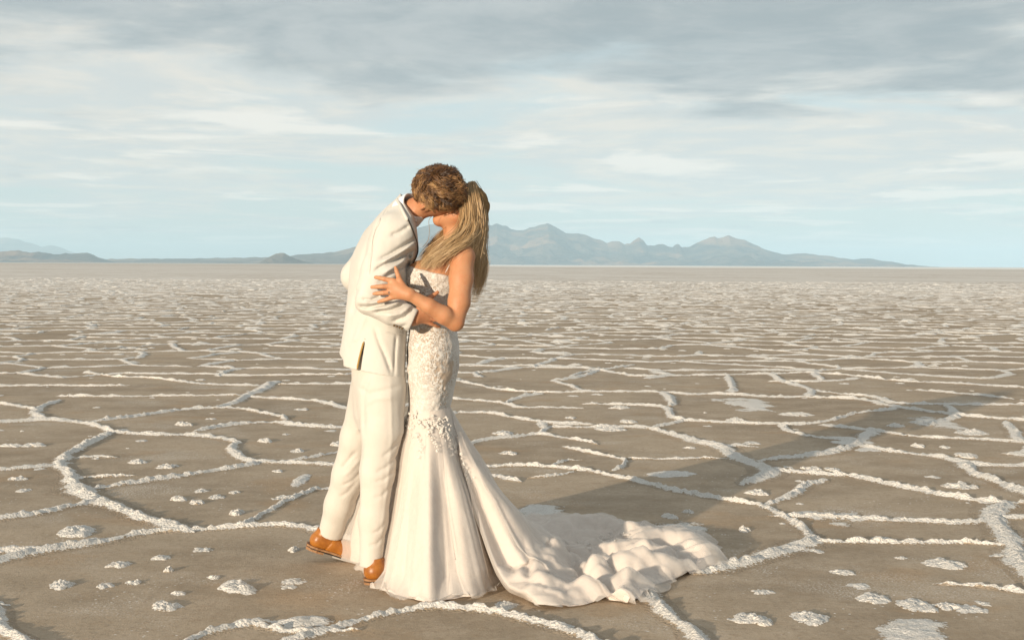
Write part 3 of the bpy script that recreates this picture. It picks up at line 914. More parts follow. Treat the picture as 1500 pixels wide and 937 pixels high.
mt, nt = mat_new("hair_roots")
finish(nt, c4(.05, .026, .012), .95, None, spec=.05)
m_cap_g = mt
mt, nt = mat_new("blonde_roots")
finish(nt, c4(.20, .125, .06), .95, None, spec=.05)
m_cap_b = mt
m_suit = fabric_mat("ivory_suit_cloth", c4(.545, .52, .478), c4(.53, .50, .452), 700)
m_trouser = fabric_mat("ivory_trouser_cloth", c4(.545, .51, .46), c4(.53, .49, .435), 700)
m_shirt = fabric_mat("white_shirt_cloth", c4(.66, .67, .69), c4(.64, .65, .67), 900)
m_dark = fabric_mat("dark_edge", c4(.02, .016, .014), c4(.03, .024, .02), 500)  # near-black brown of the front edge strip
m_gold = fabric_mat("gold_lining", c4(.36, .23, .08), c4(.30, .18, .05), 500)
mt, nt = mat_new("ivory_tulle")
pos = geo_pos(nt)
ca4 = nt.mix(nt.ramp(nt.noise(pos, 6, 4, .6), .3, .7), c4(.72, .645, .585), c4(.70, .615, .55))
def _sheer(nt, sh):
    tr = nt.n('ShaderNodeBsdfTranslucent', {'Color': c4(.74, .60, .47)})
    return nt.n('ShaderNodeMixShader', {0: .14, 1: sh, 2: tr.outputs[0]}).outputs[0]
crk = nt.n('ShaderNodeTexVoronoi', {'Vector': nt.n('ShaderNodeVectorMath', {0: pos, 1: nt.n('ShaderNodeVectorMath', {0: nt.n('ShaderNodeTexNoise', {'Vector': pos, 'Scale': 5, 'Detail': 3}).outputs[1], 'Scale': .35}, operation='SCALE').outputs[0]}, operation='ADD').outputs[0], 'Scale': 7.0})
finish(nt, ca4, .8, nt.math('ADD', nt.math('MULTIPLY', crk.outputs[0], 5.0), nt.math('MULTIPLY', nt.noise(pos, 55, 5, .65), 1.5)), .35, .006, .15, sheen=.1, extra=_sheer)
m_tulle = mt
m_skin_b = skin_mat("bride_skin", c4(.48, .238, .122), c4(.435, .195, .092), c4(.47, .177, .085))
m_skin_g = skin_mat("groom_skin", c4(.46, .22, .115), c4(.41, .178, .085), c4(.45, .16, .08))
m_hair_g = hair_mat("brown_hair", c4(.035, .015, .006), c4(.19, .092, .033), c4(.50, .30, .13))
m_hair_b = hair_mat("blonde_hair", c4(.13, .072, .030), c4(.42, .27, .13), c4(.70, .53, .32))
mt, nt = mat_new("tan_leather")
pos = geo_pos(nt)
finish(nt, nt.mix(nt.ramp(nt.noise(pos, 22, 4, .6), .35, .7), c4(.36, .135, .022), c4(.25, .082, .012)), .38, nt.noise(pos, 160, 4, .6), .15, .003, .45)
m_leather = mt
mt, nt = mat_new("boot_sole")
finish(nt, nt.mix(nt.ramp(nt.noise(geo_pos(nt), 60, 3), .4, .6), c4(.30, .16, .075), c4(.22, .11, .05)), .6, None)
m_sole = mt
mt, nt = mat_new("sole_rubber")
finish(nt, c4(.02, .014, .01), .7)
m_rubber = mt
mt, nt = mat_new("silver_ring")
finish(nt, c4(.8, .78, .74), .2, None, metal=1.0)
m_ring = mt
mt, nt = mat_new("button_horn")
finish(nt, c4(.12, .075, .035), .35)
m_button = mt
# lace: raised scrolls of white thread over beige mesh
mt, nt = mat_new("lace")
pos = geo_pos(nt)
dv = nt.n('ShaderNodeTexNoise', {'Vector': pos, 'Scale': 26, 'Detail': 2})
pw_ = nt.n('ShaderNodeVectorMath', {0: pos, 1: nt.n('ShaderNodeVectorMath', {0: dv.outputs[1], 'Scale': .05}, operation='SCALE').outputs[0]}, operation='ADD').outputs[0]
v1 = nt.n('ShaderNodeTexVoronoi', {'Vector': pw_, 'Scale': 62.0}, feature='DISTANCE_TO_EDGE')
v2 = nt.n('ShaderNodeTexVoronoi', {'Vector': pw_, 'Scale': 27.0})
ringp = nt.math('SINE', nt.math('MULTIPLY', v2.outputs[0], 26.0))
thread = nt.math('MAXIMUM', nt.ramp(v1.outputs[0], .16, .05), nt.ramp(ringp, .15, .7))
thread = nt.math('MAXIMUM', thread, nt.ramp(nt.noise(pos, 150, 3, .6), .56, .66))
attr_l = attr(nt, "lace")
msk = nt.math('MULTIPLY', nt.ramp(nt.math('ADD', attr_l, nt.math('MULTIPLY', nt.math('SUBTRACT', v2.outputs[0], .4), .5)), .35, .6), thread)
dense = nt.math('MAXIMUM', msk, nt.math('MULTIPLY', nt.ramp(attr_l, .7, 1.2), .72))
finish(nt, nt.mix(dense, c4(.44, .345, .265), c4(.62, .59, .55)), .8, dense, .8, .004, .2, sheen=.1)
m_lace = mt
# ------------------------------------------------------------------ the groom
groom = empty("person", G(543, 850))
tag(groom, "man in ivory suit and tan boots bending to kiss the woman", "person")
inv_g = -np.array(groom.location)
DM = .12


def part(name, V, F, mat, parent, root, attrs=None, smooth=True):
    return mesh_np(name, np.asarray(V) - np.array(root.location), F, mat, parent, smooth, attrs)


# --- body: head, neck, hands, with torso and legs inside the clothes, one surface
HC = P(641, 281, .015)
HS, HF = nrm((-.40, -.53, -.74)), nrm((.75, .25, -.60))
HU = nrm(np.cross(HS, HF)); HF = nrm(np.cross(HU, HS))
f = Field(P(470, 860, 0) - [0, .35, .02], P(700, 232, 0) + [.05, .75, .02], .0045)
MH = np.array([HS, HF, HU])
f.ell(HC, (.079, .098, .095), MH, .01)
f.ell(HC + HF * .035 - HU * .045, (.062, .062, .070), MH, .03)                  # face
f.chain([(HC + HS * .052 - HU * .045 - HF * .005, .026), (HC + HF * .062 - HU * .098 + HS * .012, .020), (HC + HF * .062 - HU * .098 - HS * .012, .020),
         (HC - HS * .052 - HU * .045 - HF * .005, .026)], .025)                  # jaw
f.chain([(HC + HF * .096 - HU * .005, .010), (HC + HF * .118 - HU * .038, .012)], .012)   # nose
f.chain([(HC + HF * .098 - HU * .068 + HS * .016, .008), (HC + HF * .104 - HU * .068, .010), (HC + HF * .098 - HU * .068 - HS * .016, .008)], .008)   # lips
f.chain([(HC + HF * .086 + HU * .018 + HS * .045, .010), (HC + HF * .094 + HU * .016, .010), (HC + HF * .086 + HU * .018 - HS * .045, .010)], .015)   # brow
for sgn in (1, -1):
    f.ell(HC + HF * .088 - HU * .002 + HS * .030 * sgn, (.012, .009, .009), MH, .003)                                                             # eye
    ec = HC + HS * .086 * sgn - HU * .016 - HF * .004
    f.ell(ec, (.010, .016, .030), MH, .005)                                                                                                       # ear
    f.ell(ec + HS * .012 * sgn - HF * .012 + HU * .004, (.007, .008, .028), MH, .003)
f.chain([(P(590, 322, .12), .056), (P(607, 308, .075), .046), (P(627, 299, .04), .046)], .025)                                                     # neck
f.loft([(316, 565, 606, .10), (340, 540, 606, .17), (390, 520, 600, .15), (450, 515, 592, .13), (500, 518, 586, .12), (550, 524, 584, .11)], DM, -.25, .03)
leg_n = [(P(558, 560, .07), .070), (P(557, 655, .03), .050), (P(547, 770, .025), .036), (P(543, 838, .03), .030)]
leg_f = [(P(548, 560, .17), .070), (P(523, 655, .29), .050), (P(490, 770, .41), .036), (P(481, 795, .44), .030)]
f.chain(leg_n, .03); f.chain(leg_f, .03)
arm_n = [(P(573, 342, -.01), .045), (P(558, 395, -.07), .04), (P(545, 433, -.10), .036), (P(606, 466, -.105), .032)]
f.chain(arm_n, .02)
arm_f = [(P(562, 366, .22), .042), (P(528, 404, .36), .042), (P(575, 445, .40), .038), (P(640, 440, .30), .03)]
f.chain(arm_f, .02)
# right hand on the bride's waist: palm, thumb up along her ribs, four fingers round her side
wr = P(608, 465, -.105)
for (k1, k2, k3, k4, rr) in [((625, 452, -.098), (637, 452, -.085), (647, 453, -.07), (655, 454, -.05), .0095), ((626, 459, -.098), (639, 460, -.086), (650, 462, -.07), (658, 464, -.05), .0095),
                             ((625, 465, -.096), (637, 468, -.085), (647, 471, -.07), (654, 473, -.052), .009), ((622, 470, -.092), (631, 474, -.084), (638, 477, -.074), (644, 479, -.06), .008)]:
    f.chain([(wr, .022), (P(*k1), .0125)], .012)
    f.chain([(P(*k1), .0115), (P(*k2), rr), (P(*k3), rr * .92), (P(*k4), rr * .75)], .003)
f.chain([(wr, .02), (P(618, 446, -.10), .013), (P(629, 437, -.098), .0105), (P(641, 428, -.085), .008)], .008)
# left hand at the far side of her back
wl = P(640, 440, .30)
for (k1, k2, k3, rr) in [((656, 430, .285), (668, 428, .27), (678, 428, .24), .009), ((658, 438, .285), (671, 437, .268), (682, 438, .236), .009), ((657, 446, .283), (669, 446, .266), (679, 447, .236), .0088), ((653, 453, .28), (663, 454, .264), (671, 455, .24), .008)]:
    f.chain([(wl, .022), (P(*k1), .012)], .012)
    f.chain([(P(*k1), .011), (P(*k2), rr), (P(*k3), rr * .8)], .003)
f.chain([(wl, .02), (P(648, 424, .30), .012), (P(656, 414, .295), .009)], .008)
Vb, Qb = f.mesh(1)
part("body", Vb, Qb, m_skin_g, groom, groom)

# --- jacket
f = Field(P(480, 575, 0) - [0, .30, 0], P(640, 272, 0) + [.02, .60, 0], .0045)
f.loft([(276, 590, 603, .045), (286, 584, 606, .070), (293, 576, 609, .090), (302, 565, 611, .120), (312, 554, 613, .15), (324, 543, 614, .185), (340, 531, 615, .200), (356, 522, 616, .205), (372, 515, 614, .195),
        (390, 511, 607, .180), (410, 509, 601, .165), (440, 507, 599, .155), (470, 503, 598, .155), (500, 498, 597, .165), (520, 494, 596, .172), (560, 490, 595, .176)], DM, -.32, .01)
f.cap(P(556, 358, .24), P(524, 405, .36), .070, .070, .04)
f.chain([(P(524, 405, .36), .068), (P(575, 448, .39), .056), (P(634, 442, .31), .046)], .02, flat_b=True)
f.cap(P(573, 341, -.015), P(557, 395, -.075), .082, .074, .045)
f.cap(P(557, 395, -.075), P(542, 435, -.105), .074, .068, .02)
cuff_a, cuff_b = P(542, 437, -.105), P(606, 469, -.105)
f.cap(cuff_a, P(575, 455, -.108), .066, .060, .012)
f.cap(P(575, 455, -.108), cuff_b, .060, .049, .01, flat_b=True)
# seat of the collar and hem
hem_n = np.cross(P(595, 556, -.05) - P(523, 543, -.05), np.array([0, 1.0, -.02]))
hem_n = hem_n if hem_n[2] < 0 else -hem_n
f.plane_cut(P(523, 543, -.05), hem_n)
bk = np.cross(P(523, 544, -.05) - P(492, 521, -.05), np.array([0, 1.0, 0])); bk = bk if bk[2] < 0 else -bk
f.plane_cut(P(492, 522, 0), bk, hi=P(522, 400, .6))
cn_ = nrm((.80, -.05, .60))
f.plane_cut(P(597, 303, .05), cn_, lo=P(560, 326, -.3), hi=P(640, 270, .5))
WR = [  # sleeve and jacket folds: line, depth, amount, width
 ([(603, 366), (582, 379), (563, 388), (548, 398)], -.12, .010, .0075), ([(606, 350), (588, 362), (570, 374), (556, 380)], -.10, .008, .008), ([(600, 330), (586, 340), (572, 346)], -.08, .006, .009),
 ([(604, 358), (584, 371), (560, 385)], -.11, -.008, .010), ([(602, 376), (585, 386), (560, 402)], -.13, -.008, .009), ([(598, 384), (580, 396), (556, 412)], -.14, .007, .007),
 ([(585, 437), (560, 446), (538, 450), (526, 448)], -.15, .011, .0075), ([(592, 446), (572, 455), (548, 457)], -.16, .010, .007), ([(588, 441), (566, 450), (545, 453)], -.16, -.008, .008),
 ([(606, 452), (594, 464), (575, 470)], -.14, .009, .007), ([(601, 448), (588, 459), (568, 463)], -.15, -.007, .007), ([(560, 432), (543, 440), (530, 438)], -.15, .008, .007), ([(568, 440), (548, 443), (533, 441)], -.15, -.006, .007),
 ([(596, 475), (584, 480), (570, 477)], -.14, .005, .006), ([(548, 352), (545, 368), (543, 392), (541, 405)], -.08, .004, .006), ([(570, 318), (556, 334), (549, 350)], -.06, .003, .007),
 ([(530, 420), (520, 440), (512, 462)], -.03, .008, .012), ([(534, 462), (525, 482), (516, 505)], -.03, -.006, .014), ([(548, 480), (556, 502), (566, 525), (574, 548)], -.04, .006, .009), ([(580, 490), (578, 520), (577, 552)], -.04, .004, .006),
 ([(600, 372), (596, 385), (594, 398)], -.08, .012, .009), ([(538, 340), (527, 372), (521, 405)], 0, -.004, .02), ([(606, 318), (612, 338), (614, 356)], 0, .006, .006)]
for q in WR: f.crease(q[0], q[1], q[2] * 1.45, q[3] * .92)
# side vent: a narrow wedge cut open towards the hem
va, vb, vc = P(536, 486, -.05), P(527, 546, -.05), P(519.5, 546, -.05)
e1, e2 = vb - va, vc - va
sl, g = f.sub(vc - [.02, .25, .02], va + [.03, .12, .02])
n1 = np.array([-e1[2], 0, e1[0]]); n1 = nrm(n1 if n1 @ (vc - va) < 0 else -n1)
n2_ = np.array([-e2[2], 0, e2[0]]); n2_ = nrm(n2_ if n2_ @ (vb - va) < 0 else -n2_)
dv_ = np.maximum((g[0] - va[0]) * n1[0] + (g[2] - va[2]) * n1[2], (g[0] - va[0]) * n2_[0] + (g[2] - va[2]) * n2_[2])
dv_ = np.maximum(dv_, (g[1] - (D0 + .02)) + 0 * dv_)
f.F[sl] = np.maximum(f.F[sl], -dv_)
f.warp(lambda p: .0020 * fbm(p * np.array([1, 1, .6]), 13, 3))
Vj, Qj = f.mesh(1)
jacket = part("jacket", Vj, Qj, m_suit, groom, groom)


def ribbon(name, pts, r, mat, parent, root, flat=(1, 1, 1), sides=6, taper=True):
    p = spline(np.array(pts), max(10, len(pts) * 8))
    n = len(p)
    rr = np.full(n, r)
    if taper: rr *= np.clip(np.minimum(np.arange(n), np.arange(n)[::-1]) / 3 + .25, 0, 1)
    V, F, *_ = tubes([p], [rr], sides)
    return part(name, V, F, mat, parent, root)


def surf_y(Vm, px, py, proud=0.0, w=.007, dy0=-.1):
    """nearest-to-camera surface point of a mesh at a photo pixel"""
    q = P(px, py, dy0)
    c = np.array([0, 0, CAM_H]); d = nrm(q - c)
    rel = Vm - c
    t = rel @ d
    off_ = np.linalg.norm(rel - t[:, None] * d, axis=1)
    m_ = off_ < w
    if not m_.any(): return q
    return c + d * (t[m_].min() - proud)


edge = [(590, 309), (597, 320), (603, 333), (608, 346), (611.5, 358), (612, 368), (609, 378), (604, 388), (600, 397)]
ribbon("front_edge", [surf_y(Vj, a, b, .001) for a, b in edge], .0032, m_dark, jacket, groom)  # thin dark strip laid along the jacket's front edge
ribbon("pocket_flap", [surf_y(Vj, a, b, .0005) for a, b in [(562, 486), (572, 487.5), (583, 488.5), (593, 489)]], .0035, m_suit, jacket, groom)
vl = [surf_y(Vj, a, b, -.003, .012) for a, b in [(533, 500), (529.5, 512), (526, 526), (523, 541)]]
ribbon("vent_lining", vl, .0040, m_gold, jacket, groom)
for k in range(4):
    c = surf_y(Vj, 577.5 + k * 3.9, 476.6 + k * 1.35, .001)
    V = np.array([c + np.array([math.cos(a) * .0048, -h_, math.sin(a) * .0048]) for h_ in (-.003, .003) for a in np.linspace(0, 2 * np.pi, 9)[:-1]] + [c + np.array([0, -.0042, 0])])
    F4 = np.array([(i, (i + 1) % 8, 8 + (i + 1) % 8, 8 + i) for i in range(8)]); F3 = np.array([(8 + i, 8 + (i + 1) % 8, 16) for i in range(8)])
    part("cuff_button", V, [F4, F3], m_button, jacket, groom)

for sm_ in [[(566, 306), (556, 322), (549, 338), (545, 356), (543, 378), (541, 402)]]:
    ribbon("seam", [surf_y(Vj, a, b, .0002) for a, b in sm_], .0009, m_suit, jacket, groom)
ribbon("collar_fall", [surf_y(Vj, a, b, .0005) for a, b in [(581, 291), (585, 299), (589, 307), (593, 315), (597, 323)]], .0075, m_suit, jacket, groom)

# --- shirt: collar standing out of the jacket
ca_ = nrm(P(622, 281, .03) - P(600, 302, .09))
b1 = nrm(np.cross(ca_, (0, 1, 0))); b2 = np.cross(ca_, b1)
cc0 = P(604.5, 304.5, .066)
prof_ = [(-.050, .072), (-.012, .068), (.013, .063), (.017, .060), (.014, .055), (-.03, .052)]
an = np.linspace(0, 2 * np.pi, 41)[:-1]
V = np.array([[cc0 + ca_ * (h_ + .006 * math.cos(a * 2)) + r_ * (b1 * math.cos(a) + b2 * math.sin(a) * 1.0) for a in an] for h_, r_ in prof_]).reshape(-1, 3)
part("shirt_collar", V, grid_faces(len(prof_), 40, True), m_shirt, groom, groom)

# --- trousers
f = Field(P(445, 845, .45) - [0, .72, 0], P(610, 515, 0) + [.03, .75, 0], .005)
f.loft([(515, 514, 592, .13), (545, 513, 592, .145), (580, 515, 591, .15), (612, 518, 588, .14), (630, 524, 580, .11)], .10, -.25, .02)
f.chain([(P(560, 570, .04), .100), (P(560, 630, .02), .083), (P(553, 690, .015), .070), (P(547, 760, .015), .058), (P(543, 829, .01), .047)], .03, flat_b=True)
f.chain([(P(545, 575, .2), .095), (P(527, 640, .28), .080), (P(511, 695, .33), .071), (P(497, 740, .38), .064), (P(484, 782, .425), .056)], .03, flat_b=True)
TW = [([(522, 660), (505, 680), (498, 690)], .20, .008, .008), ([(528, 672), (512, 690), (500, 700)], .22, -.006, .009), ([(530, 690), (515, 705), (500, 712)], .24, .008, .008), ([(526, 700), (508, 722), (496, 730)], .26, .006, .008),
      ([(520, 725), (510, 755), (502, 782)], .32, .006, .007), ([(543, 548), (533, 570), (532, 600), (533, 640)], -.06, .010, .010), ([(572, 560), (574, 640), (566, 720), (556, 800)], -.06, -.004, .007),
      ([(588, 640), (572, 660), (560, 668)], -.04, .007, .008), ([(582, 668), (566, 684), (552, 690)], -.04, .008, .008), ([(578, 690), (562, 702), (550, 704)], -.04, .006, .008), ([(572, 712), (560, 726), (548, 728)], -.04, .006, .008),
      ([(568, 760), (556, 776), (545, 780)], -.03, .006, .007), ([(562, 785), (552, 796), (540, 798)], -.03, .006, .007), ([(538, 640), (532, 680), (529, 730), (528, 780)], -.02, -.005, .008), ([(520, 568), (540, 578), (562, 572), (588, 566)], -.08, .006, .009), ([(536, 592), (550, 584), (580, 582)], -.08, -.005, .01)]
for q in TW: f.crease(q[0], q[1], q[2] * .75, q[3], yband=.20)
f.warp(lambda p: .0022 * fbm(p * np.array([1, 1, .45]), 12, 3))
Vt, Qt = f.mesh(1)
trousers = part("trousers", Vt, Qt, m_trouser, groom, groom)



# --- boots, modelled toe-forward along +x, then placed
def boot(loc, fwd, up):
    h_ = .003
    f = Field((-.07, -.07, -.01), (.29, .07, .17), h_)
    f.chain([((-.005, 0, .050), .037), ((.06, .002, .050), .036), ((.13, .004, .042), .040), ((.19, .004, .034), .040), ((.235, .002, .030), .032)], .025)
    f.chain([((.012, 0, .06), .038), ((.010, 0, .10), .036)], .02)
    f.plane_cut((0, 0, .022), (0, 0, -1))
    f.plane_cut((0, 0, .105), (0, 0, 1))
    f.F += np.where(np.abs(f.ax[0][:, None, None] - .055 - (f.ax[2][None, None, :] - .08) * .35) < .0035, .0022, 0).astype(np.float32)
    f.F += (-.0022 * np.exp(-((f.ax[0][:, None, None] + .02) / .02) ** 2) * (f.ax[2][None, None, :] < .075)).astype(np.float32)
    Vu, Qu = f.mesh(1)
    e1 = nrm(fwd); e3 = nrm(np.array(up) - e1 * (e1 @ np.array(up))); e2 = np.cross(e3, e1)
    M = np.array([e1, e2, e3])
    up_o = part("boot", Vu @ M + loc, Qu, m_leather, groom, groom)
    def slab(name, z0, z1, grow, x0, x1, mat):
        n = 40
        xs = np.linspace(x0, x1, n)
        hw = np.interp(xs, [-.045, -.03, 0, .06, .13, .19, .23, .262, .272], [.012, .028, .036, .032, .040, .041, .033, .014, .004]) + grow
        cy = np.interp(xs, [-.04, .13, .27], [0, .004, .002])
        ring_ = np.concatenate([np.stack([xs, cy + hw], -1), np.stack([xs, cy - hw], -1)[::-1]])
        m_ = len(ring_)
        V = np.concatenate([np.c_[ring_, np.full(m_, z0)], np.c_[ring_, np.full(m_, z1)]])
        F = [np.array([(i, (i + 1) % m_, m_ + (i + 1) % m_, m_ + i) for i in range(m_)]),
             np.array([(i, m_ - 1 - i, m_ - 2 - i, i + 1) for i in range(n - 1)]), np.array([(m_ + i, m_ + i + 1, 2 * m_ - 2 - i, 2 * m_ - 1 - i) for i in range(n - 1)])]
        return part(name, V @ M + loc, F, mat, up_o, groom, smooth=False)
    slab("welt", .016, .024, .006, -.047, .274, m_sole)
    slab("sole", .009, .017, .003, -.045, .272, m_rubber)
    slab("heel", 0.0, .012, .003, -.045, .035, m_sole)
    return up_o


g0 = G(543, 857)
boot(g0 + np.array([.010, .045, 0]), (.50, .86, 0), (0, 0, 1))
fwd = nrm((.90, .18, -.32))
boot(P(462, 806, .42), fwd, (.25, -.05, 1))

# --- hair: dark cap under a mop of curling locks
f = Field(HC - .16, HC + .16, .004)
f.ell(HC + HU * .012 - HF * .008, (.086, .102, .097), MH, .0)
f.plane_cut(HC + HF * .062 + HU * .01, HF * .9 - HU * .55)
f.plane_cut(HC - HU * .045 + HS * .02, -HU * .9 + HF * .35)
f.plane_cut(HC + HS * .055, HS * .8 - HU * .55 + HF * .15)
f.plane_cut(P(650, 309, 0), (.10, 0, -1))
f.warp(lambda p: .010 * fbm(p, 38, 3))
Vh, Qh = f.mesh(1)
hair_g = part("hair", Vh, Qh, m_cap_g, groom, groom, {"tone": .12 + .08 * fbm(Vh, 60, 2)})
strs, rads, tones = [], [], []
rg = np.random.default_rng(3)
nc = 0
ear_c = HC + HS * .088 - HU * .018 + HF * .004
while nc < 270:
    n_ = nrm(rg.normal(size=3))
    s_, fo, u_ = n_ @ HS, n_ @ HF, n_ @ HU
    if u_ < -.48 + .25 * max(fo, 0) - .34 * np.clip(-fo * 1.6, 0, 1) or (fo > .50 and u_ < .45): continue
    if abs(s_) > .58 and u_ < .10 and fo > -.35: continue
    nc += 1
    top = np.clip((u_ + .35) / .8, 0, 1) * np.clip((fo + .9) / .8, 0, 1)
    Lc = .026 + .040 * top
    tang0 = HF * 1.0 + HS * s_ * .5 - HU * (.10 + .75 * (1 - top)) + rg.normal(size=3) * .30
    ph, fr = rg.uniform(0, 6.28), rg.uniform(4.5, 9.0)
    curl = rg.uniform(.006, .017) * (.2 + top)
    lift = rg.uniform(.004, .022) * (.2 + top)
    tn = np.clip(rg.normal(.42, .27), .03, 1)
    for q in range(22):
        d_ = nrm(n_ + rg.normal(size=3) * .085)
        p = HC + HU * .010 - HF * .006 + (HS * (d_ @ HS) * .088 + HF * (d_ @ HF) * .104 + HU * (d_ @ HU) * .100)
        tang = nrm(tang0 - n_ * (tang0 @ n_) + (n_ - d_) * 1.6)
        sd = np.cross(n_, tang)
        m_ = 11
        t = np.linspace(0, 1, m_)
        L = Lc * rg.uniform(.8, 1.2)
        kap = L / .105
        env = t ** .8
        pts = p + (np.sin(kap * t) * .105)[:, None] * tang - ((1 - np.cos(kap * t)) * .10)[:, None] * d_ + (lift * np.sin(t * 2.5))[:, None] * d_ \
            + (curl * env * np.sin(fr * t + ph))[:, None] * sd + (curl * env * .9 * np.cos(fr * t + ph))[:, None] * d_ + rg.normal(size=3) * .0035 * t[:, None]
        if min(np.linalg.norm(pts - ear_c, axis=1).min(), np.linalg.norm(pts - ear_c + HF * .03 + HU * .01, axis=1).min() + .006) < .027: continue
        low = np.array([to_px(q_) for q_ in pts[::2]])
        if ((low[:, 1] > 309.5 - .14 * np.clip(low[:, 0] - 650, 0, 40) + rg.normal() * 1.5) & (low[:, 0] > 630)).any(): continue
        strs.append(pts); rads.append(rg.uniform(.0006, .0014) * np.clip(1.1 - t ** 2.5, .15, 1)); tones.append(np.clip(tn + rg.normal() * .13, 0, 1))
V, F, ID, TT = tubes(strs, rads, 4)
tone = np.array(tones)[ID] * (.55 + .65 * TT)
part("curl", V, F, m_hair_g, hair_g, groom, {"tone": np.clip(tone, 0, 1)})
# ------------------------------------------------------------------ the bride
bride = empty("person", G(640, 850))
tag(bride, "woman with long blonde hair in lace mermaid wedding gown with spread train", "person")
WC = P(677, 304, .075)
WU = nrm((.50, .0, .87)); WS = nrm((.06, 1.0, -.04)); WF = nrm(np.cross(WU, WS)); WS = np.cross(WF, WU)
WM = np.array([WS, WF, WU])
f = Field(P(535, 880, 0) - [0, .36, .0], P(735, 258, 0) + [.02, .75, .02], .0042)
f.ell(WC + WU * .012 - WF * .006, (.070, .090, .088), WM, .0)
f.ell(WC + WF * .030 - WU * .040, (.054, .056, .064), WM, .03)
f.chain([(WC + WS * .044 - WU * .045, .022), (WC + WF * .058 - WU * .094 + WS * .008, .017), (WC + WF * .058 - WU * .094 - WS * .008, .017), (WC - WS * .044 - WU * .045, .022)], .025)
f.chain([(WC + WF * .086 - WU * .004, .008), (WC + WF * .104 - WU * .034, .010)], .010)
f.chain([(WC + WF * .086 - WU * .060 + WS * .014, .007), (WC + WF * .092 - WU * .060, .009), (WC + WF * .086 - WU * .060 - WS * .014, .007)], .008)
for sgn in (1, -1):
    f.ell(WC + WF * .080 + WS * .028 * sgn, (.012, .008, .008), WM, .003)
    f.ell(WC + WS * .071 * sgn - WU * .012 - WF * .010, (.008, .014, .024), WM, .006)
f.chain([(P(672, 362, .10), .056), (P(668, 345, .09), .048), (P(668, 322, .08), .050)], .025)                         # neck
BODY = [(356, 652, 690, .10), (366, 640, 693, .155), (380, 624, 694, .165), (395, 607, 692, .150), (415, 600, 686, .135), (440, 603, 676, .12), (465, 604, 667, .112),
        (490, 600, 669, .135), (520, 598, 672, .155), (550, 598, 668, .15), (590, 600, 658, .125)]
f.loft(BODY, .10, .05, .02, -.008)
f.ell(P(617, 402, .02), (.065, .055, .06), None, .03); f.ell(P(617, 402, .16), (.065, .055, .06), None, .03)       # bust
f.chain([(P(650, 370, .10), .045), (P(677, 375, -.045), .050)], .03); f.chain([(P(650, 370, .10), .045), (P(675, 375, .245), .050)], .03)
arm = [(P(677, 377, -.055), .0500), (P(675.5, 408, -.09), .0475), (P(672.5, 442, -.125), .0435), (P(667, 471, -.15), .036)]
f.chain(arm, .018)
fore = [(P(667, 473, -.15), .033), (P(650, 461.5, -.178), .0360), (P(628, 448, -.200), .0305), (P(600, 431.5, -.212), .0225)]
f.chain(fore, .012)
# left hand spread on his sleeve: palm, four fingers, thumb
W0 = P(599, 431, -.212)
FING = [[(576, 411.5, -.208), (563, 408.5, -.211), (556, 407, -.208), (550, 406, -.200)], [(573.5, 419.5, -.213), (560, 419.5, -.217), (552, 420, -.213), (544.5, 420.5, -.204)],
        [(574, 427.5, -.211), (561, 428.8, -.214), (554, 429.5, -.210), (547.5, 430, -.203)], [(577, 434.5, -.206), (567, 438, -.206), (561, 440, -.203), (554.5, 442, -.197)]]
FR = [(.012, .0098, .0088, .0074), (.012, .0100, .0090, .0074), (.0118, .0096, .0086, .0072), (.011, .0088, .0078, .0066)]
for q, r_ in zip(FING, FR):
    f.cap(W0, P(*q[0]), .0195, r_[0] + .001, .014)
    f.chain([(P(*a), b) for a, b in zip(q, r_)], .003)
f.chain([(W0, .018), (P(589, 417, -.208), .0125), (P(583.5, 404, -.212), .0092), (P(581, 397, -.210), .0082), (P(579, 391, -.203), .0062)], .006)
# right arm round his far side, legs under the skirt
f.chain([(P(675, 377, .255), .050), (P(655, 425, .36), .045), (P(620, 430, .44), .036), (P(575, 400, .42), .026)], .015)
for k in range(4):
    a = P(560, 392 + k * 7, .405); b = P(545 - (2 - abs(k - 1.5)) * 2, 390 + k * 8, .385)
    f.cap(P(575, 400, .42), a, .018, .011, .012); f.cap(a, b, .0095, .007, .003)
for sx, sy in ((628, .05), (636, .15)):
    f.chain([(P(sx + 6, 560, sy), .060), (P(sx + 2, 680, sy), .046), (P(sx, 800, sy), .045), (P(sx - 4, 846, sy), .032), (P(sx - 40, 858, sy), .026)], .02)
Vb2, Qb2 = f.mesh(1)
part("body", Vb2, Qb2, m_skin_b, bride, bride)

# --- ring on her finger
rc, rd = P(570, 428.4, -.2118), nrm(P(561, 428.8, -.214) - P(574, 427.5, -.211))
r1 = nrm(np.cross(rd, (0, 0, 1))); r2 = np.cross(rd, r1)
an = np.linspace(0, 2 * np.pi, 21)
V, F, *_ = tubes([np.array([rc + .0105 * (r1 * math.cos(a) + r2 * math.sin(a)) for a in an])], [np.full(21, .0013)], 5)
ring = part("ring", V, F, m_ring, bride, bride)
gc = rc + np.array([0, -.012, .001])
V = np.array([gc + np.array([math.cos(a) * r_, y_, math.sin(a) * r_]) for y_, r_ in ((.003, .0015), (-.001, .0045), (-.003, .003)) for a in np.linspace(0, 2 * np.pi, 9)[:-1]])
part("gem", V, grid_faces(3, 8, True), m_ring, ring, bride)

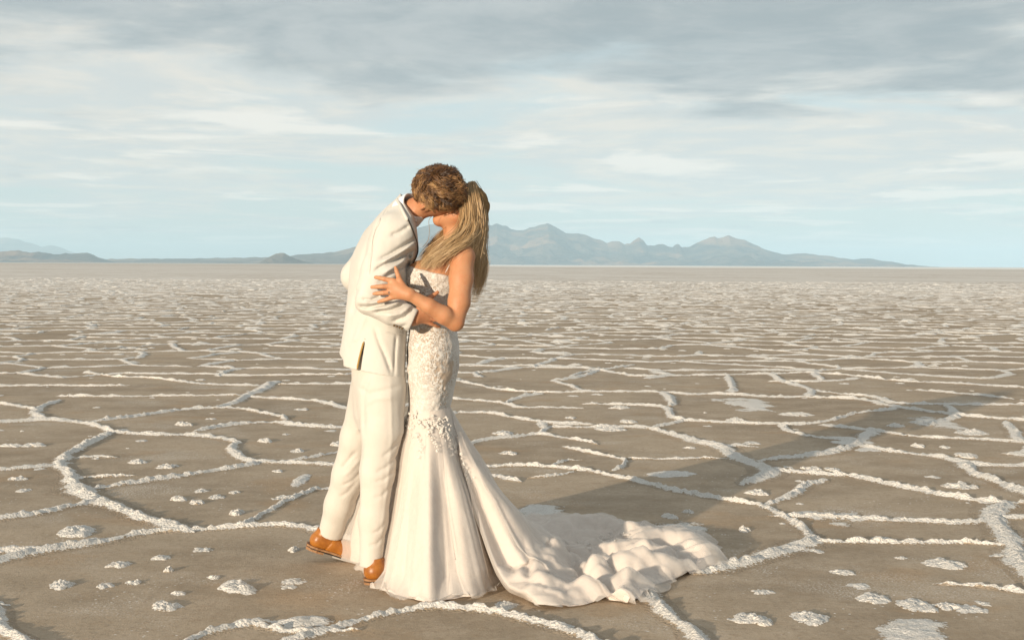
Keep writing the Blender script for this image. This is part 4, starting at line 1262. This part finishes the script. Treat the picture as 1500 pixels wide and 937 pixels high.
# --- gown: bodice and hips
GOWN = [(386, 610, 692, .155), (395, 603, 692, .152), (408, 599.5, 689, .146), (425, 600, 682, .135), (445, 603, 674, .124), (465, 603, 667, .117), (480, 600.5, 668, .127), (500, 598, 671.5, .146),
        (520, 597, 673, .160), (545, 597, 670.5, .158), (575, 598.5, 664.5, .142), (600, 600, 658, .128), (625, 597, 658, .125), (640, 592, 664, .13)]
f = Field(P(570, 650, 0) - [0, .15, 0], P(710, 375, 0) + [.03, .36, 0], .0042)
f.loft(GOWN, .10, .05, .01)
f.ell(P(617, 403, .02), (.070, .062, .065), None, .03); f.ell(P(617, 403, .16), (.070, .062, .065), None, .03)
cutn = np.cross(P(653, 405, -.05) - P(604, 393, -.05), np.array([0, 1.0, .12])); cutn = cutn if cutn[2] > 0 else -cutn
f.plane_cut(P(604, 392, -.05), cutn)
f.crease([(612, 478), (630, 484), (655, 482)], -.03, .004, .006); f.crease([(606, 490), (625, 498), (640, 500)], -.04, .003, .007)
f.warp(lambda p: .0022 * fbm(p, 60, 2) + .0025 * fbm(p, 18, 2))
Vg, Qg = f.mesh(1)
gpx = np.array([to_px(v) for v in Vg])
# the beige mesh panels show where the lace thins out
lace = 1.05 + .25 * fbm(Vg, 9, 2)
gpx = gpx + 7 * np.stack([fbm(Vg, 22, 2), fbm(Vg + 5, 22, 2)], -1)
for (cx, cy, rx, ry, am) in [(650, 565, 7, 22, .75), (648, 598, 6, 12, .6), (622, 455, 12, 30, .55), (610, 430, 10, 25, .5), (646, 530, 9, 20, .5), (662, 545, 7, 24, .4), (628, 485, 22, 9, .4)]:
    lace = lace - am * np.exp(-((gpx[:, 0] - cx) / rx) ** 2 - ((gpx[:, 1] - cy) / ry) ** 2)
gown = part("gown", Vg, Qg, m_lace, bride, bride, {"lace": lace})
ribbon("shoulder_strap", [P(652, 400, -.052), P(660, 385, -.075), P(668, 371, -.085), P(678, 362.5, -.07), P(686, 368, -.035), P(690, 378, .0), P(691, 392, .03)], .0022, m_tulle, gown, bride)

# --- skirt and train: one sheet from the knees to the hem, hem traced on the ground
HEM = [(494,813),(512,822),(535,827),(553,836),(563,850),(568,869),(590,876),(625,885),(660,880),(690,874),(712,862),(727,853),(745,848),(757,848),(768,866),(785,894),(820,892),(860,887),(900,880),(925,888),(950,872),(968,858),
       (985,852),(1005,846),(1030,838),(1052,831),(1050,815),(1030,800),(1000,790),(960,782),(930,775),(895,770),(860,766),(820,766),(780,764),(740,764),(700,768),(655,776),(615,786),(580,796),(545,806)]
hem = np.array([G(*q)[:2] for q in HEM])
KP = 596
ckx, cky, kz = P(629, KP, .10)[0], D0 + .10, P(629, KP, .10)[2]
kax, kay = .086, .120
NS, NU = 560, 170
hd = np.concatenate([[0], np.cumsum(np.linalg.norm(np.diff(np.vstack([hem, hem[:1]]), axis=0), axis=1))])
hs = np.linspace(0, hd[-1], NS + 1)[:-1]
hx = np.interp(hs, hd, np.append(hem[:, 0], hem[0, 0])); hy = np.interp(hs, hd, np.append(hem[:, 1], hem[0, 1]))
def csm(v, n):
    k = np.hanning(n); k /= k.sum()
    return np.convolve(np.concatenate([v[-n:], v, v[:n]]), k, 'same')[n:-n]
hx, hy = csm(hx, 11), csm(hy, 11)
trw = np.clip((hx - .0) / .3, 0, 1)
hx += (.012 + .022 * trw) * vnoise(np.stack([hs * 9, hs * 0, hs * 0 + 1], -1)); hy += .012 * vnoise(np.stack([hs * 9, hs * 0, hs * 0 + 7], -1))
th = np.unwrap(np.arctan2(hy - cky, hx - ckx))
th = np.maximum.accumulate(th) if th[-1] > th[0] else np.minimum.accumulate(th)
th = csm(th - np.linspace(0, np.sign(th[-1] - th[0]) * 2 * np.pi, NS), 25) + np.linspace(0, np.sign(th[-1] - th[0]) * 2 * np.pi, NS)
Kx, Ky = ckx + kax * np.cos(th), cky + kay * np.sin(th)
Lh = np.hypot(hx - Kx, hy - Ky)
u = np.linspace(0, 1, NU)
U_, S_ = np.meshgrid(u, hs, indexing='ij')
Ld = np.minimum(Lh, .40 + .22 * np.clip((Lh - .40) / .8, 0, 1))            # where the cloth meets the ground
# arc-length-like spacing: falling part gets its own share of rows
fall = np.hypot(kz, Ld); run = Lh - Ld
tot_ = fall + run
sU = U_ * tot_[None]
tf = np.clip(sU / fall[None], 0, 1)
pw1 = 1.06 + .44 * np.clip((Lh - .45) / .6, 0, 1) * np.clip((hx + .45) / .3, 0, 1) - .50 * np.clip((-.52 - hx) / .15, 0, 1)
rho = np.where(tf < 1, Ld[None] * tf ** 1.18, Ld[None] + (sU - fall[None]))
Zb = kz * (1 - np.clip(rho / Ld[None], 0, 1)) ** pw1[None]
dxn, dyn = (hx - Kx) / Lh, (hy - Ky) / Lh
X = Kx[None] + dxn[None] * rho; Y = Ky[None] + dyn[None] * rho
# pleats running down from the knees, deepening towards the hem
wdn = np.clip((kz - Zb) / kz, 0, 1)
pl = .55 * np.sin(th * 11 + 1.2 * np.sin(th * 3)) + .45 * vnoise(np.stack([th * 5.5, th * 0, th * 0 + 2], -1)) + .3 * np.sin(th * 23 + 2 * np.sin(th * 5)) + .13 * np.sin(th * 47 + 3 * np.sin(th * 7)) + .16 * vnoise(np.stack([th * 22, th * 0, th * 0 + 6], -1))
amp = .020 * wdn ** 1.4 * np.clip(Lh / .35, .5, 1.6)[None]
X += dxn[None] * pl[None] * amp * np.where(tf < 1, 1, .5); Y += dyn[None] * pl[None] * amp * np.where(tf < 1, 1, .5)
Z = Zb.copy()
# traced deep valleys and rounded lobes of the skirt (lines in photo pixels, depth, sign * amount, width m)
SV = np.stack([X, Y, Z], -1)
def pxmap(V):
    v = V - np.array([0, 0, CAM_H])
    z = v @ _f
    return 750 + FPX * (v @ _rt) / z, 468.5 - FPX * (v @ _up) / z
for pts, am, wpx in [([(662, 640), (690, 700), (718, 760), (748, 835), (757, 850)], .050, 16), ([(675, 640), (705, 690), (745, 755), (790, 800)], -.030, 14), ([(640, 640), (648, 720), (655, 800), (660, 870)], .022, 12),
                     ([(612, 660), (600, 740), (592, 860)], .018, 12), ([(655, 660), (680, 750), (705, 850)], -.022, 13), ([(626, 660), (628, 760), (628, 878)], -.018, 14), ([(668, 632), (720, 700), (780, 760)], .022, 8),
                     ([(700, 668), (740, 720), (775, 748)], .020, 9), ([(690, 690), (725, 760), (762, 830)], -.030, 10)]:
    PX, PY = pxmap(SV)
    facing = (SV[..., 1] < cky + .25 * (SV[..., 0] - ckx) + .10)
    q = np.array(pts, float)
    best = np.full(PX.shape, 1e3); tt = np.zeros(PX.shape)
    for i in range(len(q) - 1):
        ab = q[i + 1] - q[i]
        t = np.clip(((PX - q[i][0]) * ab[0] + (PY - q[i][1]) * ab[1]) / (ab @ ab), 0, 1)
        d = np.hypot(PX - q[i][0] - t * ab[0], PY - q[i][1] - t * ab[1])
        m_ = d < best
        best = np.where(m_, d, best); tt = np.where(m_, (i + t) / (len(q) - 1), tt)
    wgt = np.exp(-(best / wpx) ** 2) * np.clip(tt * 3, 0, 1) * facing * np.clip(SV[..., 2] * 12, .25, 1)
    SV[..., 0] -= wgt * am * dxn[None] * .8; SV[..., 1] += wgt * am * np.clip(-dyn[None] + .6, .3, 1.2)
# the train lies in a thick heap: a plateau with crests and pressed-in valleys (lines on the ground, height, half width)
CREST = [([(752,800),(785,822),(812,845),(822,862)],.085,.10), ([(760,850),(785,868),(800,885)],.045,.07), ([(845,858),(890,850),(945,846),(1000,844)],.070,.060), ([(838,878),(872,872),(905,868),(928,868)],.040,.05),
         ([(920,828),(965,812),(1000,815),(1035,826),(1046,830)],.062,.070), ([(800,800),(830,790),(870,787),(910,792),(935,800)],.060,.065), ([(905,884),(918,876),(926,866)],.035,.022),
         ([(985,852),(1000,846),(1008,838)],.030,.025), ([(868,818),(910,826),(960,826)],.03,.05),
         ([(785,800),(822,828),(842,852),(880,872),(905,885)],-.060,.028), ([(836,830),(868,842),(905,856),(960,858)],-.045,.026), ([(820,808),(850,812),(900,808),(930,806)],-.050,.030), ([(985,826),(1004,838),(1012,846)],-.045,.022),
         ([(752,850),(770,862),(780,880)],-.03,.02), ([(930,840),(965,836),(990,830)],-.02,.018), ([(850,800),(880,802),(910,806)],-.02,.02)]
edge_d = (1 - U_) * tot_[None]
lowz = np.clip(1.15 - Z / .20, 0, 1)
trn = np.clip((Lh - .42) / .30, 0, 1)[None]
hz_ = .042 * (1 - np.exp(-edge_d / .030))
for pts, ht, wd in CREST:
    q = np.array([G(*a)[:2] for a in pts])
    best = np.full(X.shape, 9.); tt = np.zeros(X.shape)
    for i in range(len(q) - 1):
        ab = q[i + 1] - q[i]
        t = np.clip(((SV[..., 0] - q[i][0]) * ab[0] + (SV[..., 1] - q[i][1]) * ab[1]) / (ab @ ab), 0, 1)
        d = np.hypot(SV[..., 0] - q[i][0] - t * ab[0], SV[..., 1] - q[i][1] - t * ab[1])
        m_ = d < best
        best = np.where(m_, d, best); tt = np.where(m_, (i + t) / (len(q) - 1), tt)
    e = np.clip(np.minimum(tt, 1 - tt) * 4 + .35, 0, 1)
    hz_ = hz_ + .88 * ht * e * np.exp(-np.abs(best / wd) ** 2.2) * (1 - np.exp(-edge_d / .022))
# creases fanning out from the knees across the heap
g3 = np.stack([SV[..., 0], SV[..., 1], SV[..., 2] * 0], -1)
fan = np.abs(np.sin(th[None] * 8.5 + 2.6 * fbm(g3, 2.6, 3) + 1.5 * np.sin(rho * 5)))
fan2 = np.abs(vnoise(g3 * np.array([7.0, 10.0, 1]) + 1.2 * fbm(g3, 5, 2)[..., None]))
fan = fan ** .7 - 1.1 * fan2 + .35
hz_ = hz_ + (1 - np.exp(-edge_d / .03)) * (.034 * (fan - .5) + .008 * fbm(g3, 14, 2))
hz_ = hz_ + .030 * np.exp(-edge_d / .05) * np.clip(np.sin(S_ * 26 + 3 * np.sin(S_ * 7)), 0, 1)
SV[..., 2] = np.maximum(SV[..., 2], Z * (1 - lowz * .5) + np.clip(hz_, .004, .22) * lowz * trn)
SV[..., 2] = np.maximum(SV[..., 2], .004) + .002
Vs = SV.reshape(-1, 3)
# let the sheet settle like cloth: a short position-based relaxation with a little spare fabric
def settle(V0, nu, ns, iters=45, slack=1.07, grav=.0003, pin_rows=10, keep=.10):
    X = V0.reshape(nu, ns, 3).astype(np.float64).copy()
    R0 = X.copy()
    el_u = np.linalg.norm(X[1:] - X[:-1], axis=-1) * 1.01
    el_s = np.linalg.norm(np.roll(X, -1, 1) - X, axis=-1) * (1 + (slack - 1) * np.linspace(0, 1, nu)[:, None])
    el_d = np.linalg.norm(np.roll(X, -1, 1)[1:] - X[:-1], axis=-1) * 1.02
    el_e = np.linalg.norm(X[1:] - np.roll(X, -1, 1)[:-1], axis=-1) * 1.02
    free = np.clip((np.arange(nu) - pin_rows) / 20, 0, 1)[:, None, None]
    vel = np.zeros_like(X)
    for it in range(iters):
        Xp = X.copy()
        vel *= .90
        X = X + vel * free
        X[..., 2] -= grav * free[..., 0]
        for _ in range(4):
            D = np.zeros_like(X); W = np.zeros(X.shape[:2])
            d = X[1:] - X[:-1]; l = np.linalg.norm(d, axis=-1) + 1e-9
            c = (.5 * (l - el_u) / l)[..., None] * d
            D[:-1] += c; D[1:] -= c; W[:-1] += 1; W[1:] += 1
            d = np.roll(X, -1, 1) - X; l = np.linalg.norm(d, axis=-1) + 1e-9
            c = (.5 * (l - el_s) / l)[..., None] * d
            D += c; D -= np.roll(c, 1, 1); W += 2
            d = np.roll(X, -1, 1)[1:] - X[:-1]; l = np.linalg.norm(d, axis=-1) + 1e-9
            c = (.5 * (l - el_d) / l)[..., None] * d
            D[:-1] += c; D[1:] -= np.roll(c, 1, 1); W[:-1] += 1; W[1:] += 1
            d = X[1:] - np.roll(X, -1, 1)[:-1]; l = np.linalg.norm(d, axis=-1) + 1e-9
            c = (.5 * (l - el_e) / l)[..., None] * d
            D[1:] -= c; D[:-1] += np.roll(c, 1, 1); W[1:] += 1; W[:-1] += 1
            X = X + 1.25 * D / np.maximum(W, 1)[..., None] * free
            X[..., 2] = np.maximum(X[..., 2], .004)
        # mild bending resistance and memory of the traced drape
        lap = np.zeros_like(X)
        lap[1:-1] = (X[2:] + X[:-2]) * .5 - X[1:-1]
        lap += (np.roll(X, 1, 1) + np.roll(X, -1, 1)) * .5 - X
        X = X + .12 * lap * free + keep * (R0 - X) * free
        X[..., 2] = np.maximum(X[..., 2], .004)
        vel = X - Xp
    return X.reshape(-1, 3)


Vs = settle(Vs, NU, NS)
# crisp creases pressed into the light cloth afterwards
A3 = Vs.reshape(NU, NS, 3)
lz = np.clip(1.1 - A3[..., 2] / .24, 0, 1) * trn * np.clip(edge_d / .04, .25, 1)
q3 = np.stack([A3[..., 0], A3[..., 1], 0 * A3[..., 0]], -1)
q3 = q3 + .05 * np.stack([fbm(q3, 6, 2), fbm(q3 + 3, 6, 2), 0 * q3[..., 0]], -1)
# stretched along the pull of the cloth, so creases run outwards from the knees
along = np.hypot(A3[..., 0] - ckx, A3[..., 1] - cky)
cr3 = np.stack([np.broadcast_to(th[None], along.shape) * 6.0, along * 4.5, 0 * along + 2], -1) + .5 * np.stack([fbm(q3, 5, 2), fbm(q3 + 9, 5, 2), 0 * along], -1)
A3[..., 2] += lz * (.030 * (.45 - np.abs(vnoise(cr3))) + .014 * (.45 - np.abs(vnoise(cr3 * np.array([2.3, 2.6, 1]) + 5))) + .010 * (.45 - np.abs(vnoise(q3 * 24))))
pt = .0045 * np.abs(np.sin(th * 17 + 2.4 * np.sin(th * 4)))[None] * wdn ** .8 * np.clip(1.2 - lz, 0, 1)
A3[..., 0] -= dxn[None] * pt; A3[..., 1] -= dyn[None] * pt
A3[..., 2] = np.maximum(A3[..., 2], .006)
Vs = A3.reshape(-1, 3)
spx, spy = pxmap(Vs)
skirt = part("skirt", Vs, grid_faces(NU, NS, True), m_tulle, gown, bride)

# --- a sheer outer layer of tulle floating over the skirt
mt, nt = mat_new("sheer_tulle")
pos = geo_pos(nt)
bpn = nt.n('ShaderNodeBump', {'Height': nt.noise(pos, 16, 6, .68), 'Strength': .35, 'Distance': .02})
df = nt.n('ShaderNodeBsdfDiffuse', {'Color': c4(.84, .79, .74), 'Normal': bpn.outputs[0]})
tl = nt.n('ShaderNodeBsdfTranslucent', {'Color': c4(.82, .74, .66)})
tp_ = nt.n('ShaderNodeBsdfTransparent', {'Color': c4(1, 1, 1)})
net = nt.math('ADD', .40, nt.math('MULTIPLY', nt.noise(pos, 30, 4, .6), .12))
mx = nt.n('ShaderNodeMixShader', {0: .28, 1: df.outputs[0], 2: tl.outputs[0]})
nt.n('ShaderNodeOutputMaterial', {'Surface': nt.n('ShaderNodeMixShader', {0: net, 1: tp_.outputs[0], 2: mx.outputs[0]}).outputs[0]})
G2 = Vs.reshape(NU, NS, 3)
gu, gs = np.gradient(G2, axis=0), np.roll(G2, -1, 1) - np.roll(G2, 1, 1)
nn = np.cross(gu, gs); nn /= np.linalg.norm(nn, axis=-1)[..., None] + 1e-9
if (nn[NU // 3] * (G2[NU // 3] - np.array([ckx, cky, G2[NU // 3, :, 2].mean()]))).sum() < 0: nn = -nn
outw = np.stack([dxn, dyn, dxn * 0], -1)[None] * np.ones((NU, 1, 1))
rip = fbm(np.stack([th[None] * 9 + 0 * U_, U_ * 1.5, 0 * U_ + 3], -1), 1, 3)
ofs = np.clip(U_ * 4, 0, 1) * (.010 + .010 * U_ + .012 * rip * U_) * (1 - .75 * np.clip((Lh[None] - .45) / .3, 0, 1) * np.clip((U_ - .35) / .2, 0, 1))
ex = np.clip((U_ - .9) / .1, 0, 1) ** 1.5
O2 = G2 + nn * np.clip(ofs, .003, .04)[..., None] + outw * (ex * (.038 + .045 * vnoise(np.stack([S_ * 14, 0 * S_, 0 * S_ + 8], -1))))[..., None]
O2[..., 2] = np.maximum(O2[..., 2], G2[..., 2] * 0 + .006 + .010 * np.abs(rip) * ex)
part("overskirt", O2.reshape(-1, 3), grid_faces(NU, NS, True), mt, gown, bride)

# --- lace appliques spilling from the hips down the skirt, and a trail of them on the train
def surf_pick(px, py, dyr):
    k = np.argmin((spx - px) ** 2 + (spy - py) ** 2 + np.where(Vs[:, 1] < D0 + dyr, 0, 1e6))
    return Vs[k]


petal = []
rgl = np.random.default_rng(21)
trails = [([(640, 618), (655, 640), (668, 662), (678, 685), (690, 706)], 120, 5.0, .12), ([(650, 620), (664, 645), (676, 668)], 50, 5, .12), ([(612, 620), (614, 640), (617, 668)], 22, 6, .05), ([(628, 618), (632, 640), (640, 660)], 26, 7, .05), ([(603, 610), (600, 626), (604, 640)], 12, 5, .05),
          ([(600, 612), (625, 618), (655, 616)], 36, 7, .06), ([(852, 800), (875, 790), (900, 788), (925, 784)], 46, 5, 1.2)]
PV, PF, off = [], [], 0
for pts, n, spread, dyr in trails:
    c = spline(np.array(pts, float), n)
    for k in range(n):
        px, py = c[k] + rgl.normal(size=2) * spread * (.45 + .55 * (1 - k / n))
        p = surf_pick(px, py, dyr) + np.array([0, -.012, .004])
        m_ = 10
        a = np.linspace(0, 2 * np.pi, m_ + 1)[:-1]
        r_ = rgl.uniform(.0035, .008) * (1 + .35 * np.cos(a * rgl.integers(3, 6) + rgl.uniform(0, 6)))
        el, ya = rgl.uniform(.5, 1), rgl.uniform(0, 6.28)
        x0, z0 = r_ * np.cos(a), r_ * el * np.sin(a)
        x_, z_ = x0 * math.cos(ya) - z0 * math.sin(ya), x0 * math.sin(ya) + z0 * math.cos(ya)
        if dyr > 1: ring_ = np.stack([x_, z_, .004 + .003 * np.sin(a * 2)], -1); ctr = np.array([0, 0, .007])
        else: ring_ = np.stack([x_, -.002 - z_ * -.25, z_], -1); ctr = np.array([0, -.006, 0])
        PV.append(np.vstack([p + ring_, p + ctr])); PF.append(np.array([(i, (i + 1) % m_, m_) for i in range(m_)]) + off); off += m_ + 1
tag(part("lace_applique", np.concatenate(PV), np.concatenate(PF), m_lace, gown, bride, {"lace": np.full(off, 1.6)}), kind='stuff')

# --- hair: guides drawn over the head and shoulders, filled with locks
f = Field(WC - .17, WC + .17, .004)
f.ell(WC + WU * .016 - WF * .014, (.078, .096, .094), WM, .0)
f.plane_cut(WC + WF * .035, WF * .95 - WU * .35 )
f.warp(lambda p: .004 * fbm(p, 40, 2))
Vh, Qh = f.mesh(1)
hair_b = part("hair", Vh, Qh, m_cap_b, bride, bride, {"tone": .34 + .1 * fbm(Vh, 60, 2)})
GU = [
 [(676,283,.0),(675,300,-.015),(677,318,-.03),(674,334,-.055),(663,348,-.08),(647,360,-.085),(630,373,-.075),(617,386,-.06),(609,397,-.05)],
 [(686,269,.03),(683,290,-.005),(684,312,-.022),(684,330,-.045),(676,346,-.075),(662,358,-.10),(645,371,-.10),(630,384,-.085),(620,398,-.07)],
 [(691,267,.05),(692,287,.0),(694,308,-.015),(695,327,-.03),(691,343,-.05),(682,355,-.085),(666,366,-.11),(650,380,-.10),(638,398,-.085)],
 [(694,267,.07),(700,287,.02),(703,308,.01),(704,328,.005),(702,346,.0),(700,364,.0),(697,384,.005),(698,405,.01),(700,424,.02)],
 [(696,268,.09),(707,288,.06),(711,308,.055),(710,328,.05),(706,348,.05),(706,368,.05),(708,390,.05),(704,416,.05),(694,446,.05)],
 [(694,268,.11),(706,290,.12),(710,312,.12),(708,335,.12),(704,358,.12),(704,380,.12),(705,402,.11),(700,426,.10),(695,444,.09)],
 [(688,272,.13),(680,300,.15),(668,322,.13),(653,336,.10),(641,347,.08),(631,358,.06),(624,370,.03),(616,383,-.01),(609,397,-.04)],
]
gd = [np.array([P(*q) for q in g_]) for g_ in GU]
strs, rads, tones = [], [], []
rg = np.random.default_rng(8)
for lo_, hi_, n in ((0, 1, 800), (1, 2, 740), (2, 2.35, 210), (2.6, 3, 330), (3, 4, 850), (4, 5, 480), (5.75, 6, 600)):
    for k in range(n):
        w_ = rg.uniform(lo_, hi_); i = min(int(w_), 5); fr_ = w_ - i
        g_ = gd[i] * (1 - fr_) + gd[i + 1] * fr_
        n_ = 26
        Lf = rg.uniform(.74, 1.0) if rg.random() < .7 else rg.uniform(.6, .9)
        p = spline(g_, 60)[: max(12, int(60 * min(Lf, 1)))]
        p = p[np.linspace(0, len(p) - 1, n_).astype(int)]
        t = np.linspace(0, 1, n_)
        lock = math.floor(w_ * 9)                                  # strands of one lock share their wave
        lr = np.random.default_rng(lock + 50)
        ph, amp_, fq = 3.0 * math.sin(w_ * 2.1 + 1) + 1.5 * math.sin(w_ * 5.3) + lr.uniform(-.5, .5), .009 + .004 * math.sin(w_ * 3.7), 9.5 + 1.5 * math.sin(w_ * 2.9)
        jit = rg.normal(size=3) * np.array([.006, .011, .005]) * (2.2 if rg.random() < .06 else 1)
        p = p + jit * (.3 + .9 * t[:, None]) + (1.3 * amp_ * t ** 1.7 * np.sin(fq * t + ph))[:, None] * np.array([1, .3, .15]) + (amp_ * .7 * t * np.cos(fq * t + ph))[:, None] * np.array([0, 1, 0]) \
            + rg.normal(size=3) * .0025 * np.sin(t * rg.uniform(2, 7))[:, None]
        strs.append(p); rads.append(rg.uniform(.0006, .0015) * np.clip(1.1 - t ** 3, .12, 1))
        tones.append(np.clip(.50 + lr.normal() * .13 + rg.normal() * .10, 0, 1))
strs.append(spline(np.array([P(636, 314, -.01), P(628.5, 322, -.015), P(629, 338, -.01), P(627, 352, 0), P(619, 362, .02)]), 26)); rads.append(np.full(26, .0009)); tones.append(.2)
V, F, ID, TT = tubes(strs, rads, 4)
tone = np.array(tones)[ID] + .38 * (TT - .35)
part("lock", V, F, m_hair_b, hair_b, bride, {"tone": np.clip(tone, 0, 1)})
